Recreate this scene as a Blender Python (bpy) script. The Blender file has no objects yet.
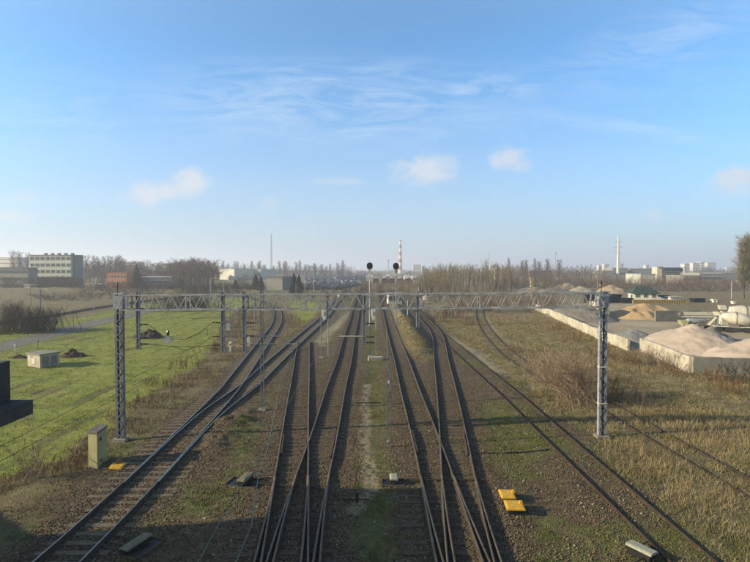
import bpy, math, random
import numpy as np
from mathutils import Vector
random.seed(7); RNG = np.random.default_rng(11)
scn = bpy.context.scene
COL = scn.collection

# ------------------------------------------------------------------ camera
CAMZ = 9.7
F = 507.0                    # focal length in photo pixels (photo is 750 x 562)
PITCH = math.atan(12.0 / F)
cd = bpy.data.cameras.new("camera"); cam = bpy.data.objects.new("camera", cd); COL.objects.link(cam)
cam.location = (0, 0, CAMZ); cam.rotation_euler = (math.pi / 2 - PITCH, 0, 0)
cd.sensor_width = 36; cd.lens = 36 * F / 750; cd.clip_start = 0.1; cd.clip_end = 30000
scn.camera = cam
scn.render.engine = 'CYCLES'
scn.view_settings.view_transform = 'Standard'; scn.view_settings.look = 'None'
scn.view_settings.gamma = 1; scn.view_settings.exposure = 0.7
scn.view_settings.use_curve_mapping = False
scn.cycles.max_bounces = 6; scn.cycles.diffuse_bounces = 2; scn.cycles.glossy_bounces = 2
scn.cycles.volume_bounces = 1; scn.cycles.use_denoising = True

# ------------------------------------------------------------------ sun and sky
TH = math.radians(10)        # shadows fall to the right and 10 deg away
RR = 2.8                     # shadow length / height
ELEV = math.atan(1 / RR)
ldir = Vector((math.cos(TH) * RR, math.sin(TH) * RR, -1)).normalized()
sd = bpy.data.lights.new("sun", 'SUN'); sun = bpy.data.objects.new("sun", sd); COL.objects.link(sun)
sd.energy = 5.0; sd.angle = math.radians(0.5); sd.color = (1.0, 0.87, 0.68)
sun.rotation_euler = ldir.to_track_quat('-Z', 'Y').to_euler(); sun.location = (-60, -10, 40)
SUN_AZ = math.atan2(-ldir.x, -ldir.y)     # clockwise from +Y

def build_world():
    w = bpy.data.worlds.new("World"); scn.world = w; w.use_nodes = True
    nt = w.node_tree; N = nt.nodes; L = nt.links; N.clear()
    out = N.new('ShaderNodeOutputWorld'); bg = N.new('ShaderNodeBackground')
    sky = N.new('ShaderNodeTexSky'); sky.sky_type = 'NISHITA'; sky.sun_disc = False
    sky.sun_elevation = ELEV; sky.sun_rotation = SUN_AZ
    sky.altitude = 100; sky.air_density = 1.0; sky.dust_density = 0.6; sky.ozone_density = 3.0
    bg.inputs['Strength'].default_value = 0.115
    tc = N.new('ShaderNodeTexCoord'); sep = N.new('ShaderNodeSeparateXYZ'); L.new(tc.outputs['Generated'], sep.inputs[0])
    def m(op, a, b=None, clamp=False):
        n = N.new('ShaderNodeMath'); n.operation = op; n.use_clamp = clamp
        for i, v in enumerate((a, b)):
            if v is None: continue
            if isinstance(v, (int, float)): n.inputs[i].default_value = v
            else: L.new(v, n.inputs[i])
        return n.outputs[0]
    yy = m('MAXIMUM', sep.outputs[1], 0.02)
    u = m('DIVIDE', sep.outputs[0], yy); v = m('DIVIDE', sep.outputs[2], yy)
    comb = N.new('ShaderNodeCombineXYZ'); L.new(u, comb.inputs[0]); L.new(v, comb.inputs[1])
    def noise(scale, sx=1, sy=1, rot=0, detail=6, rough=0.55, dist=0, off=0):
        mp = N.new('ShaderNodeMapping'); L.new(comb.outputs[0], mp.inputs[0])
        mp.inputs['Scale'].default_value = (sx, sy, 1); mp.inputs['Rotation'].default_value = (0, 0, rot)
        mp.inputs['Location'].default_value = (off, off, off)
        n = N.new('ShaderNodeTexNoise'); L.new(mp.outputs[0], n.inputs['Vector'])
        n.inputs['Scale'].default_value = scale; n.inputs['Detail'].default_value = detail
        n.inputs['Roughness'].default_value = rough; n.inputs['Distortion'].default_value = dist
        return n.outputs['Fac']
    def ell(px, py, rx, ry, rot=0):
        cu, cv = (px - 375) / F, (269 - py) / F
        du = m('SUBTRACT', u, cu); dv = m('SUBTRACT', v, cv)
        c, s = math.cos(rot), math.sin(rot)
        a = m('ADD', m('MULTIPLY', du, c), m('MULTIPLY', dv, s)); b = m('SUBTRACT', m('MULTIPLY', dv, c), m('MULTIPLY', du, s))
        a = m('DIVIDE', a, rx / F); b = m('DIVIDE', b, ry / F)
        r = m('SQRT', m('ADD', m('MULTIPLY', a, a), m('MULTIPLY', b, b)))
        return m('SUBTRACT', 1.0, r, True)
    puffn = noise(24, 1, 1.4, detail=12, rough=0.7, dist=0.4)
    tot = None
    for px, py, rx, ry, k, rot in ((150, 195, 34, 17, 2.6, 0), (190, 183, 30, 19, 2.7, 0), (172, 191, 48, 15, 2.0, .15), (425, 171, 46, 22, 2.1, 0), (440, 166, 26, 15, 1.4, 0), (508, 160, 28, 17, 1.9, 0),
                                   (736, 181, 48, 20, 2.0, .2), (652, 216, 22, 8, 1.0, 0), (8, 216, 34, 12, 1.3, 0), (20, 198, 24, 10, .8, 0), (340, 182, 46, 5, 0.9, 0), (270, 203, 14, 10, .8, 0)):
        e = m('MULTIPLY', m('MULTIPLY', m('ADD', m('MULTIPLY', ell(px, py, rx * 1.15, ry * 1.15, rot), 1.5), m('MULTIPLY', m('SUBTRACT', puffn, 0.66), 2.4)), 1.3, True), min(1, k / 2.2), True)
        tot = e if tot is None else m('MAXIMUM', tot, e)
    puff = m('MULTIPLY', tot, 0.85)
    cir = noise(9, 0.5, 2.6, rot=0.16, detail=10, rough=0.68, dist=1.6)
    cirn = m('MULTIPLY', m('SUBTRACT', cir, 0.40, True), 3.0, True)
    ce = None
    for px, py, rx, ry, k, rot in ((330, 104, 250, 56, 1.15, -0.02), (470, 92, 130, 28, 1.0, 0.12), (240, 92, 110, 26, .8, .05), (250, 130, 130, 22, .7, .1), (650, 52, 170, 46, 0.7, .35), (620, 128, 200, 11, .8, -0.16), (60, 120, 130, 60, 0.45, 0), (700, 90, 150, 60, .3, 0)):
        e = m('MULTIPLY', ell(px, py, rx, ry, rot), k)
        ce = e if ce is None else m('MAXIMUM', ce, e)
    cirm = m('MULTIPLY', m('MULTIPLY', ce, cirn), 0.75, True)
    low = noise(4, 0.5, 4, detail=5, off=3)
    lowm = m('MULTIPLY', m('MULTIPLY', m('SUBTRACT', 1.0, m('DIVIDE', v, 0.34), True), m('SUBTRACT', low, 0.25, True)), 0.50, True)
    tint = N.new('ShaderNodeMixRGB'); tint.blend_type = 'MULTIPLY'; L.new(m('SUBTRACT', 1.6, m('MULTIPLY', v, 1.6), True), tint.inputs[0]); L.new(sky.outputs[0], tint.inputs[1]); tint.inputs[2].default_value = (1.14, 1.50, 1.58, 1)
    deep = N.new('ShaderNodeMixRGB'); deep.blend_type = 'MULTIPLY'; L.new(m('POWER', m('SUBTRACT', 1.0, m('DIVIDE', v, 0.52), True), 0.5), deep.inputs[0]); L.new(tint.outputs[0], deep.inputs[1]); deep.inputs[2].default_value = (.45, .66, .82, 1)
    hz = N.new('ShaderNodeMixRGB'); L.new(m('POWER', m('SUBTRACT', 1.0, m('DIVIDE', v, 0.48), True), 1.9), hz.inputs[0]); L.new(deep.outputs[0], hz.inputs[1]); hz.inputs[2].default_value = (3.05, 3.55, 4.05, 1)
    mix0 = N.new('ShaderNodeMixRGB'); L.new(lowm, mix0.inputs[0]); L.new(hz.outputs[0], mix0.inputs[1]); mix0.inputs[2].default_value = (3.2, 3.65, 4.1, 1)
    mix1 = N.new('ShaderNodeMixRGB'); L.new(cirm, mix1.inputs[0]); L.new(mix0.outputs[0], mix1.inputs[1]); mix1.inputs[2].default_value = (3.9, 4.6, 5.3, 1)
    mix2 = N.new('ShaderNodeMixRGB'); L.new(puff, mix2.inputs[0]); L.new(mix1.outputs[0], mix2.inputs[1]); mix2.inputs[2].default_value = (4.0, 4.25, 4.6, 1)
    L.new(mix2.outputs[0], bg.inputs['Color']); L.new(bg.outputs[0], out.inputs['Surface'])
build_world()

# ------------------------------------------------------------------ pixel -> place helpers (photo pixels)
cp, sp_ = math.cos(PITCH), math.sin(PITCH)
def ray(px, py):
    x, u, f = px - 375.0, 281.0 - py, F
    return x, f * cp + u * sp_, u * cp - f * sp_
def P(px, py, z=0.0):
    x, y, zz = ray(px, py); t = (z - CAMZ) / zz
    return (x * t, y * t)
def at(px, py, Y):
    x, y, zz = ray(px, py); t = Y / y
    return (x * t, Y, CAMZ + zz * t)
def gy(py): return P(375, py)[1]

# ------------------------------------------------------------------ helpers
def link(o): COL.objects.link(o); return o
def tag(o, label=None, cat=None, group=None, kind=None):
    if label: o['label'] = label
    if cat: o['category'] = cat
    if group: o['group'] = group
    if kind: o['kind'] = kind
    return o
def empty(name, loc, label, cat, group=None, rz=0):
    o = bpy.data.objects.new(name, None); link(o); o.location = loc; o.rotation_euler = (0, 0, rz); o.empty_display_size = 0.2
    return tag(o, label, cat, group)
def copy_tree(o, parent=None):
    c = o.copy(); COL.objects.link(c)
    if parent: c.parent = parent
    for ch in list(o.children): copy_tree(ch, c)
    return c
def fastmesh(name, co, faces, k, smooth=False, mats=None, midx=None):
    """co (n,3) array, faces (m,k) int array"""
    me = bpy.data.meshes.new(name); co = np.asarray(co, np.float32); faces = np.asarray(faces, np.int32)
    me.vertices.add(len(co)); me.vertices.foreach_set('co', co.ravel())
    m_ = len(faces); me.loops.add(m_ * k); me.loops.foreach_set('vertex_index', faces.ravel())
    me.polygons.add(m_); me.polygons.foreach_set('loop_start', np.arange(0, m_ * k, k, dtype=np.int32))
    me.polygons.foreach_set('loop_total', np.full(m_, k, np.int32))
    for mt in (mats or []): me.materials.append(mt)
    if midx is not None: me.polygons.foreach_set('material_index', np.asarray(midx, np.int32))
    if smooth: me.polygons.foreach_set('use_smooth', np.ones(m_, bool))
    me.update(calc_edges=True); me.validate()
    return me
class MB:
    def __init__(s): s.v = []; s.f = []; s.m = []; s.slot = 0
    def add(s, vs, fs):
        b = len(s.v); s.v += [tuple(p) for p in vs]
        for f in fs: s.f.append([b + i for i in f]); s.m.append(s.slot)
    def box(s, c, d, rz=0, taper=1.0):
        x, y, z = d[0] / 2, d[1] / 2, d[2] / 2; cs, sn = math.cos(rz), math.sin(rz); vs = []
        for k, (sx, sy, sz) in enumerate(((-1,-1,-1),(1,-1,-1),(1,1,-1),(-1,1,-1),(-1,-1,1),(1,-1,1),(1,1,1),(-1,1,1))):
            t = taper if sz > 0 else 1
            px, py = sx * x * t, sy * y * t
            vs.append((c[0] + px * cs - py * sn, c[1] + px * sn + py * cs, c[2] + sz * z))
        s.add(vs, [(3,2,1,0),(4,5,6,7),(0,1,5,4),(1,2,6,5),(2,3,7,6),(3,0,4,7)])
    def tube(s, p0, p1, r0, r1=None, n=6, cap=True):
        r1 = r0 if r1 is None else r1
        p0, p1 = Vector(p0), Vector(p1); d = (p1 - p0)
        if d.length < 1e-6: return
        d.normalize(); a = d.cross(Vector((0, 0, 1)) if abs(d.z) < .95 else Vector((1, 0, 0))).normalized(); b = d.cross(a)
        vs = []
        for p, r in ((p0, r0), (p1, r1)):
            for i in range(n):
                t = 2 * math.pi * (i + .5) / n; vs.append(p + a * math.cos(t) * r + b * math.sin(t) * r)
        fs = [(i, (i + 1) % n, n + (i + 1) % n, n + i) for i in range(n)]
        if cap: fs += [tuple(range(n - 1, -1, -1)), tuple(range(n, 2 * n))]
        s.add(vs, fs)
    def bar(s, p0, p1, w): s.tube(p0, p1, w * .7071, n=4)
    def path(s, pts, r, n=5):
        for a, b in zip(pts, pts[1:]): s.tube(a, b, r, n=n, cap=False)
    def prism(s, prof, y0, y1, axis='y'):
        """prof list of (a,z); extruded along y (a is x) or x (a is y)"""
        n = len(prof)
        if axis == 'y': vs = [(a, y0, z) for a, z in prof] + [(a, y1, z) for a, z in prof]
        else: vs = [(y0, a, z) for a, z in prof] + [(y1, a, z) for a, z in prof]
        s.add(vs, [(i, (i + 1) % n, n + (i + 1) % n, n + i) for i in range(n)] + [tuple(range(n - 1, -1, -1)), tuple(range(n, 2 * n))])
    def lathe(s, c, prof, n=12, axis='z'):
        rings = []
        for r, h in prof:
            for i in range(n):
                t = 2 * math.pi * i / n; a, b = r * math.cos(t), r * math.sin(t)
                if axis == 'z': rings.append((c[0] + a, c[1] + b, c[2] + h))
                elif axis == 'y': rings.append((c[0] + a, c[1] + h, c[2] + b))
                else: rings.append((c[0] + h, c[1] + a, c[2] + b))
        k = len(prof); fs = [(j * n + i, j * n + (i + 1) % n, (j + 1) * n + (i + 1) % n, (j + 1) * n + i) for j in range(k - 1) for i in range(n)]
        fs += [tuple(range(n - 1, -1, -1)), tuple(range((k - 1) * n, k * n))]
        s.add(rings, fs)
    def build(s, name, mats, parent=None, smooth=False, loc=None, bevel=0):
        me = bpy.data.meshes.new(name); me.from_pydata(s.v, [], s.f)
        for mt in (mats if isinstance(mats, (list, tuple)) else [mats]): me.materials.append(mt)
        me.polygons.foreach_set('material_index', s.m)
        if smooth: me.polygons.foreach_set('use_smooth', [True] * len(s.f))
        import bmesh
        bm = bmesh.new(); bm.from_mesh(me); bmesh.ops.recalc_face_normals(bm, faces=bm.faces)
        if bevel: bmesh.ops.bevel(bm, geom=list(bm.edges), offset=bevel, segments=1, affect='EDGES', clamp_overlap=True)
        bm.to_mesh(me); bm.free(); me.update()
        o = link(bpy.data.objects.new(name, me))
        if parent is not None: o.parent = parent
        if loc: o.location = loc
        return o

# value noise ------------------------------------------------------
def _h(ix, iy, s):
    n = (ix.astype(np.int64) * 374761393 + iy.astype(np.int64) * 668265263 + s * 1442695041) & 0xffffffff
    n = ((n ^ (n >> 13)) * 1274126177) & 0xffffffff
    return ((n ^ (n >> 16)) & 0xffff) / 65535.0
def vn(x, y, s=0):
    ix, iy = np.floor(x), np.floor(y); fx, fy = x - ix, y - iy
    fx = fx * fx * (3 - 2 * fx); fy = fy * fy * (3 - 2 * fy)
    a, b, c, d = _h(ix, iy, s), _h(ix + 1, iy, s), _h(ix, iy + 1, s), _h(ix + 1, iy + 1, s)
    return (a * (1 - fx) + b * fx) * (1 - fy) + (c * (1 - fx) + d * fx) * fy
def fbm(x, y, s=0, o=4):
    t = 0; a = .5
    for i in range(o): t = t + a * (vn(x, y, s + i) - .5); x = x * 2.03; y = y * 2.03; a *= .5
    return t
def sm(x, a, b): t = np.clip((x - a) / (b - a), 0, 1); return t * t * (3 - 2 * t)
def polydist(X, Y, pts, closed=True):
    """signed distance to polygon (inside positive), or plain distance to polyline"""
    pts = np.array(pts, float); n = len(pts); D = np.full(X.shape, 1e9); ins = np.zeros(X.shape, bool)
    for i in range(n if closed else n - 1):
        ax, ay = pts[i]; bx, by = pts[(i + 1) % n]; dx, dy = bx - ax, by - ay
        t = np.clip(((X - ax) * dx + (Y - ay) * dy) / (dx * dx + dy * dy + 1e-9), 0, 1)
        D = np.minimum(D, np.hypot(X - ax - t * dx, Y - ay - t * dy))
        if closed and ay != by:
            c = ((ay > Y) != (by > Y)) & (X < dx * (Y - ay) / dy + ax); ins ^= c
    return np.where(ins, D, -D) if closed else D

# ------------------------------------------------------------------ materials
def new_mat(name, rough=0.8, metal=0.0):
    mt = bpy.data.materials.new(name); mt.use_nodes = True
    b = mt.node_tree.nodes['Principled BSDF']; b.inputs['Roughness'].default_value = rough; b.inputs['Metallic'].default_value = metal
    b.inputs['Specular IOR Level'].default_value = 0.3
    return mt, mt.node_tree, b
AK = (.76, .71, .56)
def warm(c): return tuple(min(1, a * b) for a, b in zip(c, AK))
def mat(name, c1, c2=None, scale=3.0, rough=0.8, metal=0.0, bump=0.0, bscale=None, detail=6, island=0.0, c3=None, spots=(0.55, 0.7), stretch=None):
    mt, nt, b = new_mat(name, rough, metal); N, L = nt.nodes, nt.links
    tc = N.new('ShaderNodeTexCoord'); vec = tc.outputs['Object']
    if stretch:
        mp = N.new('ShaderNodeMapping'); L.new(vec, mp.inputs[0]); mp.inputs['Scale'].default_value = stretch; vec = mp.outputs[0]
    c2 = c2 or tuple(x * .7 for x in c1)
    c1, c2 = warm(c1), warm(c2); c3 = warm(c3) if c3 else None
    n = N.new('ShaderNodeTexNoise'); L.new(vec, n.inputs['Vector']); n.inputs['Scale'].default_value = scale; n.inputs['Detail'].default_value = detail; n.inputs['Roughness'].default_value = .65
    cr = N.new('ShaderNodeValToRGB'); cr.color_ramp.elements[0].position = .36; cr.color_ramp.elements[1].position = .64
    cr.color_ramp.elements[0].color = (*c2, 1); cr.color_ramp.elements[1].color = (*c1, 1); L.new(n.outputs['Fac'], cr.inputs[0])
    col = cr.outputs[0]
    if c3:
        n3 = N.new('ShaderNodeTexNoise'); L.new(vec, n3.inputs['Vector']); n3.inputs['Scale'].default_value = scale * 2.7; n3.inputs['Detail'].default_value = 8
        r3 = N.new('ShaderNodeMapRange'); r3.inputs[1].default_value, r3.inputs[2].default_value = spots; L.new(n3.outputs['Fac'], r3.inputs[0])
        mx = N.new('ShaderNodeMixRGB'); L.new(r3.outputs[0], mx.inputs[0]); L.new(col, mx.inputs[1]); mx.inputs[2].default_value = (*c3, 1); col = mx.outputs[0]
    if island:
        g = N.new('ShaderNodeNewGeometry'); mr = N.new('ShaderNodeMapRange'); L.new(g.outputs['Random Per Island'], mr.inputs[0]); mr.inputs[3].default_value = 1 - island; mr.inputs[4].default_value = 1 + island
        vm = N.new('ShaderNodeVectorMath'); vm.operation = 'SCALE'; L.new(col, vm.inputs[0]); L.new(mr.outputs[0], vm.inputs['Scale']); col = vm.outputs[0]
    L.new(col, b.inputs['Base Color'])
    if bump:
        nb = N.new('ShaderNodeTexNoise'); L.new(vec, nb.inputs['Vector']); nb.inputs['Scale'].default_value = bscale or scale * 4; nb.inputs['Detail'].default_value = 6
        bp = N.new('ShaderNodeBump'); bp.inputs['Strength'].default_value = bump; bp.inputs['Distance'].default_value = .05; L.new(nb.outputs['Fac'], bp.inputs['Height']); L.new(bp.outputs[0], b.inputs['Normal'])
    return mt
M = {}
M['galv'] = mat('galvanised_steel', (.50, .545, .66), (.30, .33, .41), 2.5, .55, .35, .1, c3=(.13, .10, .075), spots=(.60, .78))
M['galv_dark'] = mat('weathered_steel', (.28, .31, .38), (.16, .18, .22), 2.5, .6, .3, .1, c3=(.10, .075, .055), spots=(.56, .75))
M['lattice'] = mat('lattice_steel', (.60, .62, .70), (.33, .34, .385), 3, .6, .3, .05, c3=(.16, .11, .08), spots=(.6, .8))
M['dark_steel'] = mat('dark_steel', (.035, .035, .038), (.02, .02, .022), 4, .5, .3)
M['rail_side'] = mat('rail_rust', (.07, .05, .034), (.035, .025, .018), 3, .85, 0, .2)
M['rail_top'] = mat('rail_polished', (.30, .30, .31), (.20, .195, .195), 2, .32, .9)
M['rail_dull'] = mat('rail_dull_top', (.20, .165, .125), (.11, .08, .055), 2, .55, .25)
M['rail_rusty'] = mat('rail_rusty_top', (.10, .06, .042), (.06, .034, .024), 3, .7, .2)
M['sleeper'] = mat('sleeper_wood', (.15, .115, .078), (.07, .052, .036), 2.2, .85, 0, .4, 30, stretch=(1, 5, 1))
M['sleeper_grey'] = mat('sleeper_grey_wood', (.27, .23, .18), (.12, .10, .075), 2.2, .85, 0, .4, 30, stretch=(1, 5, 1))
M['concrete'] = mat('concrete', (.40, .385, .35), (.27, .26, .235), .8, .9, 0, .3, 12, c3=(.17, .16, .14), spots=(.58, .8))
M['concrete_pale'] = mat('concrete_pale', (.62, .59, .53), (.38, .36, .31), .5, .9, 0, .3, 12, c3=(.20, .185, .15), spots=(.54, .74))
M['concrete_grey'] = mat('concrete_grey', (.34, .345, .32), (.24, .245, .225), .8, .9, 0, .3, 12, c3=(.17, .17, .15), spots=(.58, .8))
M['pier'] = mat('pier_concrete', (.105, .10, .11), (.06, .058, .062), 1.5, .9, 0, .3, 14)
M['cream'] = mat('cream_paint', (.47, .46, .27), (.39, .38, .215), 1.6, .6, 0, .05, c3=(.30, .27, .16), spots=(.62, .85))
M['cap_grey'] = mat('cap_grey', (.20, .185, .18), (.12, .11, .11), 4, .7)
M['yellow'] = mat('yellow_paint', (.80, .50, .045), (.66, .38, .03), 5, .5, 0, .05, c3=(.34, .19, .04), spots=(.66, .85))
M['khaki'] = mat('khaki_cover', (.26, .235, .155), (.19, .17, .11), 5, .7, 0, .1)
M['greengrey'] = mat('greygreen_paint', (.42, .44, .36), (.30, .32, .26), 5, .6, 0, .05, c3=(.2, .17, .12), spots=(.62, .8))
M['white'] = mat('white_paint', (.80, .80, .78), (.66, .66, .64), 4, .5)
M['offwhite'] = mat('offwhite_paint', (.66, .66, .60), (.52, .52, .47), 1, .7)
M['black'] = mat('black_paint', (.015, .015, .017), (.01, .01, .011), 4, .5)
M['red'] = mat('red_paint', (.45, .06, .05), (.33, .045, .04), 4, .5)
M['glass'] = mat('dark_glass', (.055, .07, .085), (.03, .04, .05), 3, .12)
M['winglass'] = mat('window_glass', (.13, .15, .17), (.06, .075, .09), .8, .25)
M['tyre'] = mat('tyre_rubber', (.03, .03, .03), (.018, .018, .018), 8, .85)
M['soil'] = mat('heap_soil', (.085, .058, .04), (.04, .027, .02), 1.6, .95, 0, .8, 6)
M['wire'] = mat('copper_wire', (.20, .27, .22), (.14, .19, .16), 3, .5, .3)
M['wire_dark'] = mat('dark_wire', (.035, .035, .035), (.025, .025, .025), 3, .6, .3)
M['insul'] = mat('brown_insulator', (.06, .035, .025), (.04, .024, .018), 8, .25)
M['twig'] = mat('twig_bark', (.20, .165, .135), (.13, .10, .08), .5, .9, island=.35)
M['twig_red'] = mat('twig_reddish', (.215, .145, .12), (.15, .10, .082), .3, .9, island=.35)
M['twig_tan'] = mat('twig_tan', (.33, .285, .185), (.24, .20, .125), .3, .9, island=.35)
M['twig_olive'] = mat('twig_olive', (.27, .25, .14), (.17, .16, .085), .4, .9, island=.35)
M['drum'] = mat('drum_grime', (.70, .68, .64), (.52, .50, .46), .9, .6, 0, .2, 6, c3=(.36, .33, .29), spots=(.6, .8))
M['twig_pale'] = mat('twig_pale', (.37, .31, .25), (.26, .21, .165), .5, .9, island=.35)
M['twig_dark'] = mat('twig_dark', (.095, .075, .062), (.06, .047, .04), .6, .9, island=.35)
M['twig_rust'] = mat('twig_rust', (.24, .145, .085), (.15, .09, .055), .6, .9, island=.4)
M['bark'] = mat('tree_bark', (.16, .135, .11), (.09, .075, .06), 2, .9, 0, .5, 10)
M['birch'] = mat('pale_bark', (.5, .47, .42), (.28, .25, .22), 1.5, .8)
M['needles'] = mat('conifer_needles', (.03, .05, .032), (.017, .03, .02), .7, .85, island=.4)
M['dry'] = mat('dry_grass', (.37, .32, .19), (.22, .19, .105), .35, .9, island=.3, c3=(.17, .175, .07), spots=(.44, .62))
M['dry_brown'] = mat('dry_brown_weeds', (.36, .285, .17), (.21, .16, .095), .4, .9, island=.4, c3=(.26, .21, .12), spots=(.55, .7))
M['meadow'] = mat('meadow_blades', (.36, .41, .07), (.25, .29, .048), .22, .85, island=.3, c3=(.25, .235, .06), spots=(.6, .75))
M['weed'] = mat('weed_leaves', (.19, .215, .05), (.10, .12, .03), .5, .9, island=.4, c3=(.2, .17, .08), spots=(.56, .7))

# ------------------------------------------------------------------ the railway tracks: centre lines traced on the rail plane
ZR = 0.25
def rp(px, py): return P(px, py, ZR)
def mid(rows): return [((rp(l, y)[0] + rp(r, y)[0]) / 2, rp(l, y)[1]) for l, r, y in rows]
def cat(pts, step=0.6):
    pts = [np.array(p, float) for p in pts]; q = [2 * pts[0] - pts[1]] + pts + [2 * pts[-1] - pts[-2]]; out = []
    for i in range(1, len(q) - 2):
        p0, p1, p2, p3 = q[i - 1:i + 3]; n = max(2, int(np.hypot(*(p2 - p1)) / .5))
        d01, d12, d23 = [max(np.hypot(*(b - a)), 1e-3) ** .5 for a, b in ((p0, p1), (p1, p2), (p2, p3))]
        m1 = (p2 - p1) + d12 * ((p1 - p0) / d01 - (p2 - p0) / (d01 + d12)); m2 = (p2 - p1) + d12 * ((p3 - p2) / d23 - (p3 - p1) / (d12 + d23))
        for k in range(n):
            t = k / n; out.append((2 * t**3 - 3 * t**2 + 1) * p1 + (t**3 - 2 * t**2 + t) * m1 + (-2 * t**3 + 3 * t**2) * p2 + (t**3 - t**2) * m2)
    out.append(pts[-1]); out = np.array(out)
    for _ in range(6):      # ease out tracing jitter
        s = out.copy(); w = 3
        for i in range(w, len(out) - w): s[i] = out[i - w:i + w + 1].mean(0)
        out = s
    L_ = np.r_[0, np.cumsum(np.hypot(*np.diff(out, axis=0).T))]; n = int(L_[-1] / step)
    t = np.arange(n + 1) * step; return np.c_[np.interp(t, L_, out[:, 0]), np.interp(t, L_, out[:, 1])]
def back(pts, Y=8.0):        # carry the line on towards the viewer
    (x0, y0), (x1, y1) = pts[0], pts[1]; t = (Y - y0) / (y1 - y0); return [(x0 + (x1 - x0) * t, Y)] + list(pts)
def fwd(pts, *more): return list(pts) + list(more)
A_ = mid([(34, 78, 562), (86.5, 122.5, 517.5), (124.8, 156, 482), (170, 195, 438), (217.6, 236.5, 391.5), (236, 251.5, 369.3), (260.9, 270.8, 338.9), (270.5, 279.6, 326), (274, 281.5, 318)])
A_ = fwd(A_, P(277, 312.5), P(273, 307.5), P(263, 302), P(240, 296))
B_ = mid([(125.8, 156.5, 482), (172, 197.5, 438), (186, 209.5, 425), (209, 230.5, 405), (232.2, 250.5, 391.5), (262.5, 277.5, 365.3), (289.7, 301.5, 342), (299.4, 310, 334), (320, 327.6, 317.2)])
B_ = fwd(B_, P(333.5, 306), P(340, 299), P(346, 291), P(352, 284))
C_ = mid([(255.5, 300, 562), (264.3, 303.6, 531), (271.4, 305.9, 500), (276.8, 307.6, 472), (283.3, 308, 427), (288, 308.4, 400), (291.5, 308.9, 382), (294, 309.2, 366), (297.8, 309.2, 340.5)])
C2_ = mid([(262.4, 306.8, 562), (268.2, 307, 531), (272, 307.0, 500), (277.2, 307.9, 472)])
D_ = mid([(267.6, 311.6, 562), (276.9, 316.3, 531), (287.8, 321.3, 500), (298.4, 328.8, 472), (313.5, 339, 427), (323, 343, 400), (328.9, 346, 382), (336.2, 350.6, 364), (343.3, 354.6, 338.5), (349.4, 357.9, 321), (352.9, 359.4, 310)])
D_ = fwd(D_, P(359, 300), P(362.5, 290), P(364, 283))
D2_ = mid([(274, 318.5, 562), (280.8, 320.1, 531), (289, 323.8, 500), (298.4, 328.8, 472)])
E_ = mid([(437.2, 482.5, 562), (430.5, 470.8, 531), (425, 461.5, 500), (420.9, 452, 472), (408.8, 434, 424), (398.9, 416.9, 382), (396, 409.8, 364), (388.7, 399.6, 337.5), (384.2, 391.2, 316)])
E_ = fwd(E_, P(384.5, 305), P(381.5, 294), P(380, 284))
E2_ = mid([(444.1, 489, 562), (434.8, 474.8, 531), (427, 463, 500), (420.9, 452, 472)])
F_ = mid([(448.5, 493, 562), (445.8, 484, 531), (443.8, 478, 500), (442.5, 473.5, 472), (439.3, 463, 420), (436.9, 453.6, 382), (434.5, 448, 360), (433.2, 443.9, 338.5), (429.6, 438.6, 329), (422.5, 430.5, 321)])
F_ = fwd(F_, P(417, 312), P(408, 305), P(398, 297), P(392, 290))
F2_ = mid([(455.6, 500.6, 562), (450, 489.4, 531), (445.5, 480.5, 500), (442.5, 473.5, 472)])
def midpts(lp, rpnts):      # two px polylines of (x,y), resampled by y
    ly = np.array(lp)[::-1] if lp[0][1] > lp[-1][1] else np.array(lp); ry = np.array(rpnts)[::-1] if rpnts[0][1] > rpnts[-1][1] else np.array(rpnts)
    out = []
    for y in np.linspace(max(ly[0, 1], ry[0, 1]), min(ly[-1, 1], ry[-1, 1]), 9)[::-1]:
        a, b = rp(np.interp(y, ly[:, 1], ly[:, 0]), y), rp(np.interp(y, ry[:, 1], ry[:, 0]), y); out.append(((a[0] + b[0]) / 2, a[1]))
    return out
G_ = midpts([(671.6, 559.6), (627.6, 517.4), (593.8, 483.6), (560, 451.4), (531.3, 423.7), (504, 396.4), (477, 372.5), (461, 358), (444.5, 342)],
            [(718.9, 561.3), (661.4, 514), (610.7, 470), (569.7, 434.9), (536, 407.6), (518, 391), (496, 374), (477, 358), (461, 346), (452, 339)])
G_ = fwd(G_, rp(440.5, 334.5), rp(430.5, 325))
H_ = [rp(*p) for p in ((830, 530), (747, 482.7), (661, 436), (607, 403.3), (575, 388.5), (540, 372), (514, 357), (497, 342), (487, 330), (481, 318))] + [P(480, 309), P(484, 302)]
I_ = [P(*p) for p in ((-40, 331), (0, 323.5), (48, 317), (85, 310.5), (117, 305.5), (165, 299), (215, 294.5))]
TR = {}
for k, pts, bk in (('A', A_, 8), ('B', B_, None), ('C', C_, 8), ('C2', C2_, 8), ('D', D_, 8), ('D2', D2_, 8), ('E', E_, 8), ('E2', E2_, 8), ('F', F_, 8), ('F2', F2_, 8), ('G', G_, 8), ('H', H_, None), ('I', I_, None)):
    TR[k] = cat(back(pts, bk) if bk else pts)

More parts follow.
